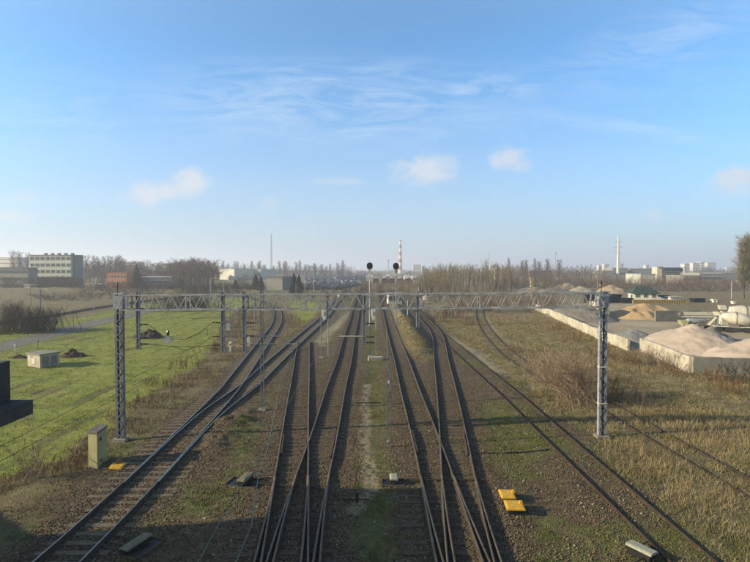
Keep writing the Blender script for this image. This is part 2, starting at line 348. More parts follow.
# ------------------------------------------------------------------ ground: one sheet, zones as attributes
def geo(a, b, n): return np.geomspace(a, b, n)
xs = np.concatenate([-32 - geo(.2, 6000, 105)[::-1], np.arange(-32, 42, .15), 42 + geo(.2, 6000, 105)])
ys = np.concatenate([np.array([-3000, -800, -200, -60, -20, -5, 3, 8, 12]), np.arange(14, 80, .15), 80 + geo(.2, 6500, 125)])
def terrain(X, Y):
    near = np.exp(-np.maximum(Y - 60, 0) / 120.0)
    z = fbm(X * .16, Y * .16, 3, 4) * .22 * near + fbm(X * 1.3, Y * 1.3, 9, 4) * .09 * near
    rough = fbm(X * 4.2, Y * 4.2, 21, 2) * .05
    dtr = trackdist(X, Y)
    k = sm(dtr, 1.5, 3.4)
    z = z * k + .06 * (1 - k) + rough * near * .6
    # the grassy bank between the two right hand tracks
    z = z + .95 * np.exp(-((X - 5.3) / 1.25) ** 2) * sm(Y, 52, 66) * (1 - sm(Y, 120, 150))
    # bank of debris between the left hand tracks
    for px, py, r, h in ((236, 424, 1.3, .38), (222, 440, 1.5, .22), (246, 413, .8, .2), (210, 452, 1.2, .15), (352, 475, 1.0, .06)):
        cx, cy = P(px, py); z = z + h * np.exp(-((X - cx) ** 2 + (Y - cy) ** 2) / r ** 2) * (1 + 1.6 * fbm(X * 2, Y * 2, 5, 3))
    z = z + 1.4 * np.exp(-((Y - 205) / 14) ** 2) * sm(-X, 15, 60) * (0.6 + 1.2 * vn(X * .03, Y * .03, 4))      # low scrubby ridge far left
    return z * (1 - roadmask(X, Y))
NEARTR = [TR[k][::3] for k in ('A', 'B', 'C', 'D', 'E', 'F', 'G', 'H', 'I')]
def trackdist(X, Y, keys=None):
    D = np.full(X.shape, 1e9)
    for pl in (NEARTR if keys is None else [TR[k][::3] for k in keys]):
        x0, x1, y0, y1 = pl[:, 0].min() - 6, pl[:, 0].max() + 6, pl[:, 1].min() - 6, pl[:, 1].max() + 6
        s = (X > x0) & (X < x1) & (Y > y0) & (Y < y1)
        if s.any(): D[s] = np.minimum(D[s], polydist(X[s], Y[s], pl, False))
    return D
ROAD = [P(*p) for p in ((-90, 366), (-30, 353.5), (0, 347), (25, 341), (48, 335.2), (80, 326.5), (117, 318), (140, 312.8), (165, 307), (200, 300.5), (240, 295))]
ROADW = 2.4
def roadmask(X, Y):
    D = np.full(X.shape, 1e9); s = (X > -260) & (X < 20) & (Y > 35) & (Y < 260)
    if s.any(): D[s] = polydist(X[s], Y[s], ROAD, False)
    return 1 - sm(D, ROADW + .3, ROADW + 1.5)
def PP(l): return [P(*p) for p in l]
MEADOW = [(-300, P(0, 482)[1] - 3)] + PP([(-5, 488), (30, 470), (66, 452), (88, 436), (112, 424), (132, 409), (160, 388), (190, 368), (208, 352), (214, 338), (222, 322), (240, 309), (262, 303), (268, 298)]) + PP([(215, 297), (160, 303), (117, 309.5), (60, 321), (0, 331), (-60, 344)]) + [(-300, 55)]
MEADOW2 = PP([(284, 303), (292, 312), (304, 325), (312, 318), (322, 309), (318, 303), (300, 299)])
DRYR = PP([(418, 306), (428, 318), (447, 330), (466, 344), (500, 368), (530, 392), (566, 422), (640, 482), (700, 530), (760, 580)]) + [(80, 12), (260, 60), (300, 400), (20, 400)]
YARD = PP([(548, 311), (600, 331), (632, 352), (640, 350), (691, 372.7), (760, 368), (900, 370), (900, 322), (760, 322), (660, 321), (650, 303), (575, 303)])
PATHS = [([P(*p) for p in ((352, 512), (360, 500), (372, 492), (369, 478), (365, 460), (363, 440), (365, 420), (364, 400), (367, 385))], .36), ([P(*p) for p in ((318, 346), (325, 335), (340, 323), (352, 312))], .9),
         ([P(*p) for p in ((440, 332), (455, 341), (475, 352), (500, 372))], .7), ([P(*p) for p in ((486, 318), (493, 329), (506, 339), (520, 346), (540, 352))], .45)]
def masks(X, Y):
    wob = fbm(X * .5, Y * .5, 31, 4) * 2.2; fine = fbm(X * 2.5, Y * 2.5, 41, 3)
    me = sm(polydist(X, Y, MEADOW) + wob + fine, -.35, .35); me = np.maximum(me, sm(polydist(X, Y, MEADOW2) + wob, -.4, .6))
    dr = sm(polydist(X, Y, DRYR) + wob * .9 + fine * 2, -.8, .8)
    mound = sm(np.exp(-((X - 5.3) / 1.5) ** 2) * sm(Y, 46, 60) * (1 - sm(Y, 130, 170)) + fine * .4, .25, .5)
    dr = np.maximum(dr, mound)
    far = sm(Y, 150, 230); dr = np.maximum(dr, far * (1 - me))
    left = 1 - sm(X + 14 - (Y - 28) * .04 + wob, -1.5, 1.5)
    dr = np.maximum(dr, left * (1 - me) * .75)
    wid = trackdist(X, Y, ('A', 'B', 'C', 'D', 'E', 'F')); ba = 1 - sm(wid + fine * 1.6 + wob * .25, 1.55, 2.5)
    ba = ba * (1 - .75 * mound) * (1 - .5 * sm(Y, 60, 120))
    ba2 = (1 - sm(trackdist(X, Y, ('G', 'H')) + fine * 1.5, .7, 1.5)) * .35; ba2 = ba2 * (.4 + .6 * sm(vn(X * .4, Y * .4, 8), .35, .6)); ba = np.maximum(ba, ba2)
    ba = np.maximum(ba, 1 - sm(trackdist(X, Y, ('I',)), 1.6, 2.8))
    dr = dr * (1 - .85 * ba); me = me * (1 - ba)
    pa = np.zeros_like(X)
    for pl, w in PATHS: pa = np.maximum(pa, 1 - sm(polydist(X, Y, pl, False) + fine * .5, w * .5, w * 1.5))
    ya = sm(polydist(X, Y, YARD), -.5, .5) * (1 - sm(Y, 140, 170)); dr = dr * (1 - ya)
    mo = sm(vn(X * .33, Y * .33, 55) + fbm(X * 1.7, Y * 1.7, 61, 3) * .9, .36, .66) * (1 - ba * .62) * (1 - pa * .6)
    strip = 1 - sm(np.abs(X + .4 - (Y - 30) * .012) + fine * 1.5, .9, 2.3); mo = np.maximum(mo, strip * .85 * (1 - pa) * (1 - ba))
    rut = me * (sm(vn(X * 1.5 + Y * .05, Y * .10, 71) + fbm(X * 1.2, Y * 1.2, 72, 3) * .35, .66, .78) * .65 * sm(vn(X * .08, Y * .08, 75), .3, .55) + .5 * sm(fbm(X * .35, Y * .5, 78, 4), .16, .3)); rut = np.clip(rut, 0, 1)
    return dict(rut=rut, meadow=me, dry=dr, ballast=ba, path=pa, yard=ya, moss=mo)

def ground_material():
    mt, nt, b = new_mat('ground_material', .95); N, L = nt.nodes, nt.links
    geo_ = N.new('ShaderNodeTexCoord').outputs['Object']
    def noise(s, d=6, r=.6, off=0):
        n = N.new('ShaderNodeTexNoise'); L.new(geo_, n.inputs['Vector']); n.inputs['Scale'].default_value = s; n.inputs['Detail'].default_value = d; n.inputs['Roughness'].default_value = r
        return n.outputs['Fac']
    def vor(s, out='Color'):
        n = N.new('ShaderNodeTexVoronoi'); L.new(geo_, n.inputs['Vector']); n.inputs['Scale'].default_value = s; return n.outputs[out]
    def ramp(f, stops):
        r = N.new('ShaderNodeValToRGB'); e = r.color_ramp.elements
        while len(e) < len(stops): e.new(.5)
        for el, (p, c) in zip(e, stops): el.position = p; el.color = (*warm(c), 1)
        L.new(f, r.inputs[0]); return r.outputs[0]
    def mix(f, a, c, mode='MIX'):
        m = N.new('ShaderNodeMixRGB'); m.blend_type = mode
        if isinstance(f, float): m.inputs[0].default_value = f
        else: L.new(f, m.inputs[0])
        for i, q in ((1, a), (2, c)):
            if isinstance(q, tuple): m.inputs[i].default_value = (*q, 1)
            else: L.new(q, m.inputs[i])
        return m.outputs[0]
    def attr(n): a = N.new('ShaderNodeAttribute'); a.attribute_name = n; return a.outputs['Fac']
    sepc = N.new('ShaderNodeSeparateColor'); L.new(vor(19), sepc.inputs[0]); cell = sepc.outputs[0]
    sep2 = N.new('ShaderNodeSeparateColor'); L.new(vor(9), sep2.inputs[0]); cell2 = sep2.outputs[1]
    nz, nb_, nf = noise(.55), noise(2.2), noise(14, 4)
    # bare stony dirt
    dirt = ramp(nb_, [(.3, (.08, .06, .038)), (.5, (.17, .135, .088)), (.7, (.28, .23, .16))])
    speck = ramp(cell, [(0, (.45, .45, .45)), (.6, (1, 1, 1)), (.86, (1.2, 1.2, 1.2)), (.97, (3.0, 3.0, 2.9))])
    dirt = mix(.9, dirt, speck, 'MULTIPLY')
    # ballast: oily brown-rust near the rails, grey-tan stones
    bal = ramp(cell, [(0, (.024, .018, .012)), (.35, (.078, .054, .031)), (.7, (.16, .115, .064)), (.93, (.28, .22, .14)), (1, (.50, .45, .36))])
    bal = mix(ramp(nz, [(.42, (0, 0, 0)), (.62, (.55, .55, .55))]), bal, ramp(cell2, [(0, (.03, .022, .016)), (.6, (.10, .075, .05)), (1, (.20, .17, .13))]))
    mead = ramp(noise(.5, 8, .65), [(.3, (.20, .235, .034)), (.48, (.28, .325, .048)), (.62, (.355, .365, .08)), (.8, (.42, .36, .14))])
    mead = mix(ramp(noise(5, 5, .7), [(.36, (.5, .5, .5)), (.5, (0, 0, 0))]), mead, (.06, .07, .016)); mead = mix(attr('rut'), mead, (.075, .065, .03))
    dry = ramp(noise(.7, 8, .7), [(.28, (.12, .095, .05)), (.45, (.22, .18, .095)), (.58, (.31, .26, .14)), (.75, (.40, .335, .20))])
    dry = mix(ramp(noise(.23, 6), [(.5, (0, 0, 0)), (.66, (.75, .75, .75))]), dry, ramp(nf, [(.35, (.055, .06, .018)), (.65, (.13, .135, .045))]))
    dry = mix(ramp(noise(.12, 5), [(.52, (0, 0, 0)), (.7, (.6, .6, .6))]), dry, ramp(nf, [(.35, (.10, .055, .03)), (.65, (.19, .115, .07))]))
    moss = ramp(noise(3.1, 6, .7), [(.3, (.06, .065, .02)), (.5, (.13, .14, .04)), (.7, (.23, .215, .085))])
    path = ramp(nb_, [(.3, (.26, .225, .15)), (.7, (.44, .385, .27))])
    yard = ramp(noise(.14, 6), [(.35, (.34, .29, .22)), (.65, (.52, .46, .36))])
    c = mix(attr('moss'), dirt, moss); c = mix(attr('dry'), c, dry); c = mix(attr('meadow'), c, mead)
    c = mix(attr('path'), c, path); c = mix(attr('ballast'), c, bal); c = mix(attr('yard'), c, yard)
    L.new(c, b.inputs['Base Color'])
    vd = vor(19, 'Distance')
    ad = N.new('ShaderNodeMath'); ad.operation = 'SUBTRACT'; L.new(nf, ad.inputs[0]); L.new(vd, ad.inputs[1])
    bp = N.new('ShaderNodeBump'); bp.inputs['Strength'].default_value = .9; bp.inputs['Distance'].default_value = .05; L.new(ad.outputs[0], bp.inputs['Height']); L.new(bp.outputs[0], b.inputs['Normal'])
    return mt
XX, YY = np.meshgrid(xs, ys); nx, ny = len(xs), len(ys)
X1, Y1 = XX.ravel(), YY.ravel(); Z1 = terrain(X1, Y1); MK = masks(X1, Y1)
idx = np.arange(nx * ny).reshape(ny, nx)
quads = np.stack([idx[:-1, :-1], idx[:-1, 1:], idx[1:, 1:], idx[1:, :-1]], -1).reshape(-1, 4)
gme = fastmesh('ground', np.c_[X1, Y1, Z1], quads, 4, True, [ground_material()])
for k, v_ in MK.items():
    a = gme.attributes.new(k, 'FLOAT', 'POINT'); a.data.foreach_set('value', v_.astype(np.float32))
ground = link(bpy.data.objects.new('ground', gme)); tag(ground, 'stony ground with tracks, moss and dry grass running to the horizon', kind='structure')
def gz(x, y): return float(terrain(np.array([float(x)]), np.array([float(y)]))[0])

# asphalt road
rc = cat(ROAD, 1.5); dn = np.gradient(rc, axis=0); dn /= np.hypot(*dn.T)[:, None]; nr = np.c_[-dn[:, 1], dn[:, 0]]
mb = MB(); vs = []
for i in range(len(rc)):
    for s in (-ROADW, ROADW): vs.append((rc[i, 0] + nr[i, 0] * s, rc[i, 1] + nr[i, 1] * s, .025))
mb.add(vs, [(2 * i, 2 * i + 1, 2 * i + 3, 2 * i + 2) for i in range(len(rc) - 1)])
o = mb.build('road', mat('asphalt', (.215, .205, .20), (.16, .152, .15), .5, .9, 0, .2, 20, c3=(.12, .11, .10))); tag(o, 'narrow grey asphalt road crossing the meadow', kind='structure')

# ------------------------------------------------------------------ rails and sleepers
def rail_mesh(line, off, zlift, top, name='rail'):
    d = np.gradient(line, axis=0); d /= np.hypot(*d.T)[:, None]; n = np.c_[d[:, 1], -d[:, 0]]
    prof = [(-.07, 0), (.07, 0), (.07, .016), (.012, .03), (.012, .115), (.038, .125), (.036, .158), (-.036, .158), (-.038, .125), (-.012, .115), (-.012, .03), (-.07, .016)]
    m_ = len(prof); c = line + n * off; V = []
    for a, z in prof: V.append(np.c_[c + n * a, np.full(len(c), ZR - .158 + z + zlift)])
    V = np.stack(V, 1).reshape(-1, 3); k = len(c); fs = []; mi = []
    i = np.arange(k - 1)[:, None] * m_; j = np.arange(m_)[None, :]; jn = (j + 1) % m_
    fs = np.stack([i + j, i + jn, i + m_ + jn, i + m_ + j], -1).reshape(-1, 4); mi = np.tile((np.arange(m_) == 6).astype(int), k - 1)
    return fastmesh(name, V, fs, 4, False, [M['rail_side'], top], mi)
SLM = {}
def sleeper_mesh(L_, m_):
    key = (round(L_, 1), m_.name)
    if key not in SLM:
        mb = MB(); mb.box((0, 0, 0), (L_, .25, .14)); 
        for s in (-.7525, .7525): mb.slot = 1; mb.box((s, 0, .077), (.34, .17, .016))
        o = mb.build('sleeper', [m_, M['rail_side']], bevel=0); SLM[key] = o.data; bpy.data.objects.remove(o)
    return SLM[key]
done = []
def nearest(pl, p): return float(np.min(np.hypot(pl[:, 0] - p[0], pl[:, 1] - p[1])))
CHECK = {'A': ((236, 388), -1), 'B': ((236, 388), 1), 'C': ((308.3, 443), -1), 'D': ((308.3, 443), 1), 'E': ((440.5, 441), -1), 'F': ((440.5, 441), 1)}
def track(key, label, top, sl, lift, spc=.62, nmax=100, slz=0.0, cat_='railway track', name='railway_track'):
    line = TR[key]; root = empty(name, (0, 0, 0), label, cat_)
    for s in (-.7525, .7525):
        r = link(bpy.data.objects.new('rail', rail_mesh(line, s, lift, top))); r.parent = root
    if key in CHECK:
        (qx, qy), sd_ = CHECK[key]; c_ = rp(qx, qy); m_ = np.abs(line[:, 1] - c_[1]) < 2.0
        if m_.sum() > 3: r = link(bpy.data.objects.new('check_rail', rail_mesh(line[m_], sd_ * .635, lift + .003, M['rail_rusty']))); r.parent = root
    if sl is None: done.append(line); return root
    D = np.r_[0, np.cumsum(np.hypot(*np.diff(line, axis=0).T))]; d = np.gradient(line, axis=0)
    pos = []
    for t in np.arange(.3, D[-1], spc):
        p = (np.interp(t, D, line[:, 0]), np.interp(t, D, line[:, 1])); an = math.atan2(np.interp(t, D, d[:, 1]), np.interp(t, D, d[:, 0]))
        if p[1] < 12: continue
        if any(nearest(q, p) < 1.25 for q in done): continue
        L_ = 2.5
        for k2 in ('B', 'C2', 'D', 'D2', 'E2', 'F', 'F2'):
            q = TR[k2]
            if k2 != key and 0.05 < nearest(q, p) < 1.4 and (key, k2) in (('A', 'B'), ('C', 'C2'), ('C', 'D'), ('D', 'D2'), ('E', 'F'), ('E', 'E2'), ('F', 'F2')): L_ = 3.6
        pos.append((p[0], p[1], an, L_))
    z = ZR - .158 - .078 + slz
    for x, y, an, L_ in pos[:nmax]:
        o = link(bpy.data.objects.new('sleeper', sleeper_mesh(L_, sl))); o.parent = root; o.location = (x, y, z + random.uniform(-.012, .004)); o.rotation_euler = (0, 0, an - math.pi / 2 + random.uniform(-.02, .02))
    if len(pos) > nmax:
        mb = MB()
        for x, y, an, L_ in pos[nmax:]: mb.box((x, y, z), (L_, .25, .14), an - math.pi / 2)
        o = mb.build('sleepers', sl, root); o['kind'] = 'stuff'
    done.append(line); return root
track('A', 'shiny railed track nearest the green meadow, curving away to the left', M['rail_top'], M['sleeper_grey'], 0)
track('B', 'shiny track branching right off the meadow-side track past the debris bank', M['rail_top'], M['sleeper_grey'], .004)
track('C', 'brown track on the left side of the crossing left of the footpath', M['rail_dull'], M['sleeper'], 0)
track('C2', 'short switch rails branching from the left crossing track in the foreground shadow', M['rail_dull'], None, .004, cat_='railway switch', name='railway_switch')
track('D', 'brown track just left of the trodden footpath, crossing the track beside it', M['rail_dull'], M['sleeper'], .008, slz=.003)
track('D2', 'short switch rails branching from the track next to the footpath', M['rail_dull'], None, .012, cat_='railway switch', name='railway_switch')
track('E', 'rust brown track just right of the footpath running straight ahead', M['rail_dull'], M['sleeper'], 0)
track('E2', 'short switch rails branching from the track right of the footpath', M['rail_dull'], None, .004, cat_='railway switch', name='railway_switch')
track('F', 'track crossing the rust brown one right of the footpath, bending left behind the grassy bank', M['rail_dull'], M['sleeper'], .008, slz=.003)
track('F2', 'short switch rails branching beside the two yellow covers', M['rail_dull'], None, .012, cat_='railway switch', name='railway_switch')
track('G', 'rusty overgrown track leading diagonally to the lower right of the gravel', M['rail_rusty'], M['sleeper'], -.07, nmax=70, slz=-.06)
track('H', 'rusty track buried in dry grass behind the right portal mast', M['rail_rusty'], M['sleeper'], -.09, nmax=60, slz=-.06)
track('I', 'distant track beyond the road on the left', M['rail_dull'], M['sleeper_grey'], 0, nmax=40)

#==PART2==
# ------------------------------------------------------------------ portal gantry over the tracks
GL = P(121, 440.5); GR = P(601.5, 437.5)
def channel_mast(x, y, h, name='portal_mast', wid=.44, m1='galv', m2='galv_dark', parent=None, label=None):
    root = bpy.data.objects.new(name, None); link(root); root.location = (x, y, 0); root.parent = parent
    if label: root['label'] = label
    for s, w in ((-1, .13), (1, .15)):
        mb = MB(); xx = s * (wid / 2 - w / 2)
        mb.box((xx, -.11, h / 2), (w, .02, h)); mb.box((xx, .11, h / 2), (w, .02, h)); mb.box((xx + s * (w / 2 - .012), 0, h / 2), (.02, .2, h))
        mb.build('channel', M[m1] if s > 0 else M[m1], root)
    mb = MB(); n = int(h / .38); st = (h - .2) / n
    for yy in (-.125, .125):
        for i in range(n):
            a, b = (-1, 1) if i % 2 else (1, -1)
            mb.tube((a * wid * .36, yy, .1 + i * st), (b * wid * .36, yy, .1 + (i + 1) * st), .022, n=4)
    for i in range(0, n, 4): mb.box((0, 0, .1 + i * st + .05), (wid - .04, .19, .05))
    mb.build('lacing', M[m2], root)
    mb = MB(); mb.box((0, 0, .02), (.7, .6, .26)); mb.build('footing', M['concrete'], root)
    return root
gantry = empty('overhead_line_portal', (0, 0, 0), 'long grey lattice portal on two masts spanning all the tracks', 'gantry')
hl, hr = 8.28, 8.38
def zt(t): return hl + (hr - hl) * t
def gp(t, dy, low): return (GL[0] + (GR[0] - GL[0]) * t, GL[1] + (GR[1] - GL[1]) * t + dy, zt(t) - (.82 if low else 0) - .05)
ml = channel_mast(*GL, hl, parent=gantry, m1='galv_dark', m2='galv'); mr = channel_mast(*GR, hr, parent=gantry, m2='dark_steel')
for m_, h in ((ml, hl), (mr, hr)):
    mb = MB(); mb.box((0, 0, h + .03), (.62, .5, .06)); mb.box((0, 0, h - .42), (.52, .4, .78)); mb.build('head_plate', M['galv'], m_)
    mb = MB(); mb.tube((-.1, 0, h + .06), (-.1, 0, h + .45), .025); mb.lathe((-.1, 0, h + .45), [(.03, 0), (.07, .02), (.03, .1), (.06, .12), (.02, .2)], 8); mb.build('top_insulator', M['insul'], m_)
for z in (2.0, 4.1): mb = MB(); mb.box((.0, 0, z), (.46, .30, .07)); mb.build('band', M['offwhite'], mr)
for dy in (-.33, .33):
    for low in (0, 1):
        mb = MB(); mb.bar(gp(0.005, dy, low), gp(.995, dy, low), .075); mb.build('chord', M['lattice'], gantry)
per = 32
for dy in (-.33, .33):
    mb = MB(); lw = .045 if dy < 0 else .028
    for i in range(per):
        t0, t1, t2 = i / per, (i + .5) / per, (i + 1) / per
        mb.bar(gp(t0, dy, 1), gp(t1, dy, 0), lw); mb.bar(gp(t1, dy, 0), gp(t2, dy, 1), lw)
    for t in np.linspace(0.02, .98, 9): mb.bar(gp(t, dy, 1), gp(t, dy, 0), .06)
    mb.build('lattice_face', M['lattice'], gantry)
for low in (0, 1):
    mb = MB()
    for i in range(26):
        t0, t1 = i / 26, (i + 1) / 26; s = -.33 if i % 2 else .33
        mb.bar(gp(t0, s, low), gp(t1, -s, low), .035)
    mb.build('lattice_bracing', M['lattice'], gantry)
def insulator(mb, p, q, r=.062, n=3):
    p, q = Vector(p), Vector(q); d = (q - p); mb.tube(p, q, .022, n=5)
    for i in range(n):
        a = p + d * ((i + .5) / n); mb.tube(a - d * .1, a + d * .08, r, r * .45, n=8)
INS = []
for px, py, side, levels, wd in ((140.5, 349, 1, (324.5, 338, 344), .17), (224.5, 353, -1, (322.5, 336.5, 345), .19), (245.5, 353, 1, (323, 336, 0), .19), (364.3, 344.5, 1, (323.5, 337, 342.5), .15), (328.0, 320, 1, (), .11), (417.3, 327, 1, (), .17)):
    x0, y0 = at(px, py, 28.8)[0], GL[1] + .1; zb = at(px, py, y0)[2]; ztp = zt(.5) + .12
    root = bpy.data.objects.new('hanging_post', None); link(root); root.parent = gantry; root.location = (x0, y0, 0)
    mb = MB(); mb.box((-wd * .4, 0, (zb + ztp) / 2), (.03, wd, ztp - zb)); mb.box((wd * .4, 0, (zb + ztp) / 2), (.03, wd, ztp - zb)); mb.box((0, 0, (zb + ztp) / 2), (wd * .7, .03, ztp - zb))
    mb.build('post_section', M['galv'], root)
    mb = MB()
    for z in (ztp - .25, ztp - 1.0): mb.box((0, 0, z), (wd + .16, wd + .5, .09))
    if len(levels): mb.box((0, 0, zb + .03), (wd + .06, wd + .06, .06))
    for lv in levels:
        if lv: mb.box((0, 0, at(px, lv, y0)[2]), (wd + .08, wd + .08, .06))
    mb.build('clamp', M['galv_dark'], root)
    for lv in levels:
        if not lv: continue
        z = at(px, lv, y0)[2]; mb = MB(); insulator(mb, (side * (wd / 2 + .06), 0, z), (side * (wd / 2 + .5), 0, z)); mb.build('insulator', M['insul'], root)
        INS.append((x0 + side * (wd / 2 + .5), y0, z))
# steady arms that hold the contact wires
for px0, px1, py, hx in ((255, 282, 336, 263), (247, 295, 343.8, 263), (339, 362, 336.3, 364.3)):
    a, b = at(px0, py, 28.95), at(px1, py, 28.95); mb = MB(); mb.tube(a, b, .032, n=6); o = mb.build('steady_arm', M['offwhite'], gantry)
# thin dark mast behind the portal
bx, by = P(262.5, 411)
mst = empty('contact_wire_mast', (bx, by, 0), 'thin dark lattice mast between the shiny tracks, just behind the portal', 'mast')
topz = at(262.5, 288, by)[2]
mb = MB()
for s in (-.09, .09): mb.box((s, 0, topz / 2), (.05, .12, topz))
mb.build('channel', M['galv_dark'], mst); mb = MB(); n = 22
for i in range(n): mb.tube((-.09 if i % 2 else .09, -.03, .2 + i * topz / n * .97), (.09 if i % 2 else -.09, -.03, .2 + (i + 1) * topz / n * .97), .012, n=4)
mb.build('lacing', M['dark_steel'], mst); mb = MB(); mb.box((0, 0, .05), (.5, .5, .25)); mb.build('footing', M['concrete'], mst)

# ------------------------------------------------------------------ overhead wires, registered by the portal
def wire(label, pts, r=.011, m_='wire', grp=None, sag=0, name='overhead_wire', drop=None):
    mb = MB(); full = []
    for a, b in zip(pts, pts[1:]):
        for i in range(12):
            t = i / 12; full.append((a[0] + (b[0] - a[0]) * t, a[1] + (b[1] - a[1]) * t, a[2] + (b[2] - a[2]) * t - sag * 4 * t * (1 - t)))
    full.append(pts[-1]); mb.path(full, r, 5); o = mb.build(name, M[m_]); tag(o, label, 'wire', grp); return o
def trackx(k, y):
    l = TR[k]; i = np.argsort(l[:, 1]); return float(np.interp(y, l[i, 1], l[i, 0]))
Yg = GL[1]
wire('pale green contact wire over the track left of the footpath, left one of its pair', [(-2.0, -6, 5.65), (-2.5, 8, 5.62), (-2.55, 12.2, 5.62), (-3.45, 18.4, 5.6), (-4.4, Yg, 5.6), (-4.6, 60, 5.6)], .0085)
wire('pale green contact wire over the track left of the footpath, right one of its pair', [(-1.5, -6, 5.65), (-1.97, 8, 5.62), (-2.35, 10.2, 5.62), (-2.63, 14.3, 5.6), (-2.85, Yg, 5.6), (-2.6, 60, 5.6)], .0085)
wire('dark contact wire slanting over the meadow edge to the left mast, upper one', [(-7.2, -6, 5.95), (-8.1, 12, 5.9), (INS[3 + 1][0], Yg, 5.9)], .006, 'wire_dark')
wire('dark contact wire slanting over the meadow edge to the left mast, lower one', [(-7.9, -6, 5.4), (-8.5, 12, 5.35), (INS[3 + 2][0], Yg, INS[5][2])], .006, 'wire_dark')
for k, lb in (('A', 'the curving meadow-side track'), ('B', 'the shiny branching track'), ('D', 'the track left of the footpath')):
    pts = [(trackx(k, y), y, 5.55) for y in ((29, 45, 65, 90, 115) if k != 'A' else (29, 45, 62, 76, 88))]
    wire('thin contact wire running away from the portal above ' + lb, pts, .007, 'wire')
    wire('thin sagging carrier wire running away from the portal above ' + lb, [(x, y, 6.9) for x, y, z in pts], .007, 'wire_dark', sag=.5, name='carrier_wire')
# anchor wires and the square plate between two hanging posts
pc = at(168, 340, Yg + .1)
o = None
pl = empty('wire_balance_plate', pc, 'small grey square plate hung cornerwise on wires in front of the meadow', 'tension plate')
mb = MB(); s = .31; mb.prism([(-s, 0), (0, -s * .8), (s, 0), (0, s * .8)], -.05, .05); mb.build('plate', M['galv'], pl)
mb = MB(); mb.lathe((0, 0, s * .8), [(.04, 0), (.10, .08), (.05, .14), (.09, .2), (.05, .3)], 8); mb.build('insulator', M['insul'], pl)
q = lambda x, y: at(x, y, Yg + .1)
for i, (lb, pts) in enumerate((('upper dark span wire from the left hanging post to the square plate', [INS[0], q(163, 336)]), ('dark span wire level with the square plate, reaching the left hanging post', [INS[1], q(163.5, 339.5)]),
        ('dark span wire from the square plate up to the second hanging post', [q(172.5, 338.5), q(185, 340), q(197, 334), INS[3]]), ('dark span wire from the plate curving into the lower insulator of the second post', [q(171, 346), q(186, 350.5), q(200, 345), INS[4]]),
        ('flat dark span wire between the hanging posts below the square plate', [INS[2], q(171, 346.5), q(200, 346.5), INS[5]]), ('looped jumper wire beside the second hanging post', [q(186, 338.5), q(202, 332), q(206, 328.5), q(208, 330), q(207, 335.5)]))):
    wire(lb, pts, .014, 'wire_dark', name='span_wire')

# ------------------------------------------------------------------ signals
def tall_signal(px, py, Y, label):
    x, y, z = at(px, py, Y); K = 1.6; root = empty('railway_signal', (x, Y, 0), label, 'signal', 'tall signals beyond the portal')
    mb = MB(); mb.tube((0, 0, 0), (0, 0, z - .5), .10, .08, 8); mb.build('mast', M['galv'], root)
    mb = MB(); n = 14; r = .52
    prof = [(r * math.cos(2 * math.pi * i / n), z + r * math.sin(2 * math.pi * i / n) + (.09 if math.sin(2 * math.pi * i / n) > 0 else -.09)) for i in range(n)]
    mb.prism(prof, -.05, .03); mb.box((0, -.14, z + .12), (.2, .2, .22)); mb.box((0, -.14, z - .14), (.2, .2, .22)); mb.build('signal_head', M['black'], root)
    mb = MB(); mb.prism([(-.3, z - .6), (.3, z - .6), (.12, z - 1.2), (-.12, z - 1.2)], -.07, .07); mb.build('head_bracket', M['offwhite'] if px < 380 else M['galv_dark'], root)
    mb = MB(); pz = z - 1.75; mb.box((0, 0, pz), (.9, .6, .05))
    for a, b in ((-.45, -.3), (.45, -.3), (-.45, .3), (.45, .3)): mb.tube((a, b, pz), (a * .5, b * .5, pz + .62), .018, n=4)
    mb.tube((-.28, -.2, pz + .55), (.28, -.2, pz + .55), .018, n=4); mb.tube((-.28, .2, pz + .55), (.28, .2, pz + .55), .018, n=4); mb.build('platform', M['galv'], root)
    mb = MB()
    for s in (-.16, .16): mb.tube((s, .2, .1), (s, .2, pz), .02, n=4)
    for i in range(int(pz / .32)): mb.tube((-.16, .2, .3 + i * .32), (.16, .2, .3 + i * .32), .012, n=4)
    mb.build('ladder', M['galv'], root); mb = MB(); mb.box((0, 0, .1), (.6, .6, .35)); mb.build('footing', M['concrete'], root)
tall_signal(369.7, 266, 85, 'tall signal with round black head, standing left of the one by the striped chimney')
tall_signal(396, 266.3, 86, 'tall signal with a round black head beside the striped chimney')
def white_signal(px, pyt, pyb, pbase, label, off):
    x, y = P(px, pbase); root = empty('low_railway_signal', (x, y, 0), label, 'signal', 'white backed signals on twin poles')
    zt_, zb = at(px, pyt, y)[2], at(px, pyb, y)[2]; hx = off
    mb = MB(); mb.tube((0, 0, 0), (0, 0, zt_ - .8), .05, n=6); mb.build('mast', M['galv_dark'], root)
    mb = MB(); mb.tube((hx + .25, 1.6, 0), (hx + .25, 1.6, zt_ - .6), .04, n=6); mb.tube((0, 0, zt_ - .9), (hx + .25, 1.6, zt_ - .9), .03, n=4); mb.build('rear_post', M['galv'], root)
    mb = MB(); w = .26; mb.prism([(hx - w, zt_ - .15), (hx - w * .7, zt_), (hx + w * .7, zt_), (hx + w, zt_ - .15), (hx + w, zb + .45), (hx + w * .3, zb), (hx - w * .3, zb), (hx - w, zb + .45)], -.12, .12); mb.build('signal_head', M['white'], root, bevel=.02)
    mb = MB(); mb.box((hx, -.14, (zt_ + zb) / 2 + .1), (.2, .05, .5)); mb.build('back_cover', M['galv'], root)
    mb = MB(); mb.box((0, 0, .05), (.5, .5, .25)); mb.build('footing', M['concrete'], root)
white_signal(321.3, 308.5, 320, 358.5, 'white backed signal on two poles beside the shiny branching track', .35)
white_signal(370.2, 308.5, 320, 357, 'white backed signal on two poles right of the footpath track', .38)
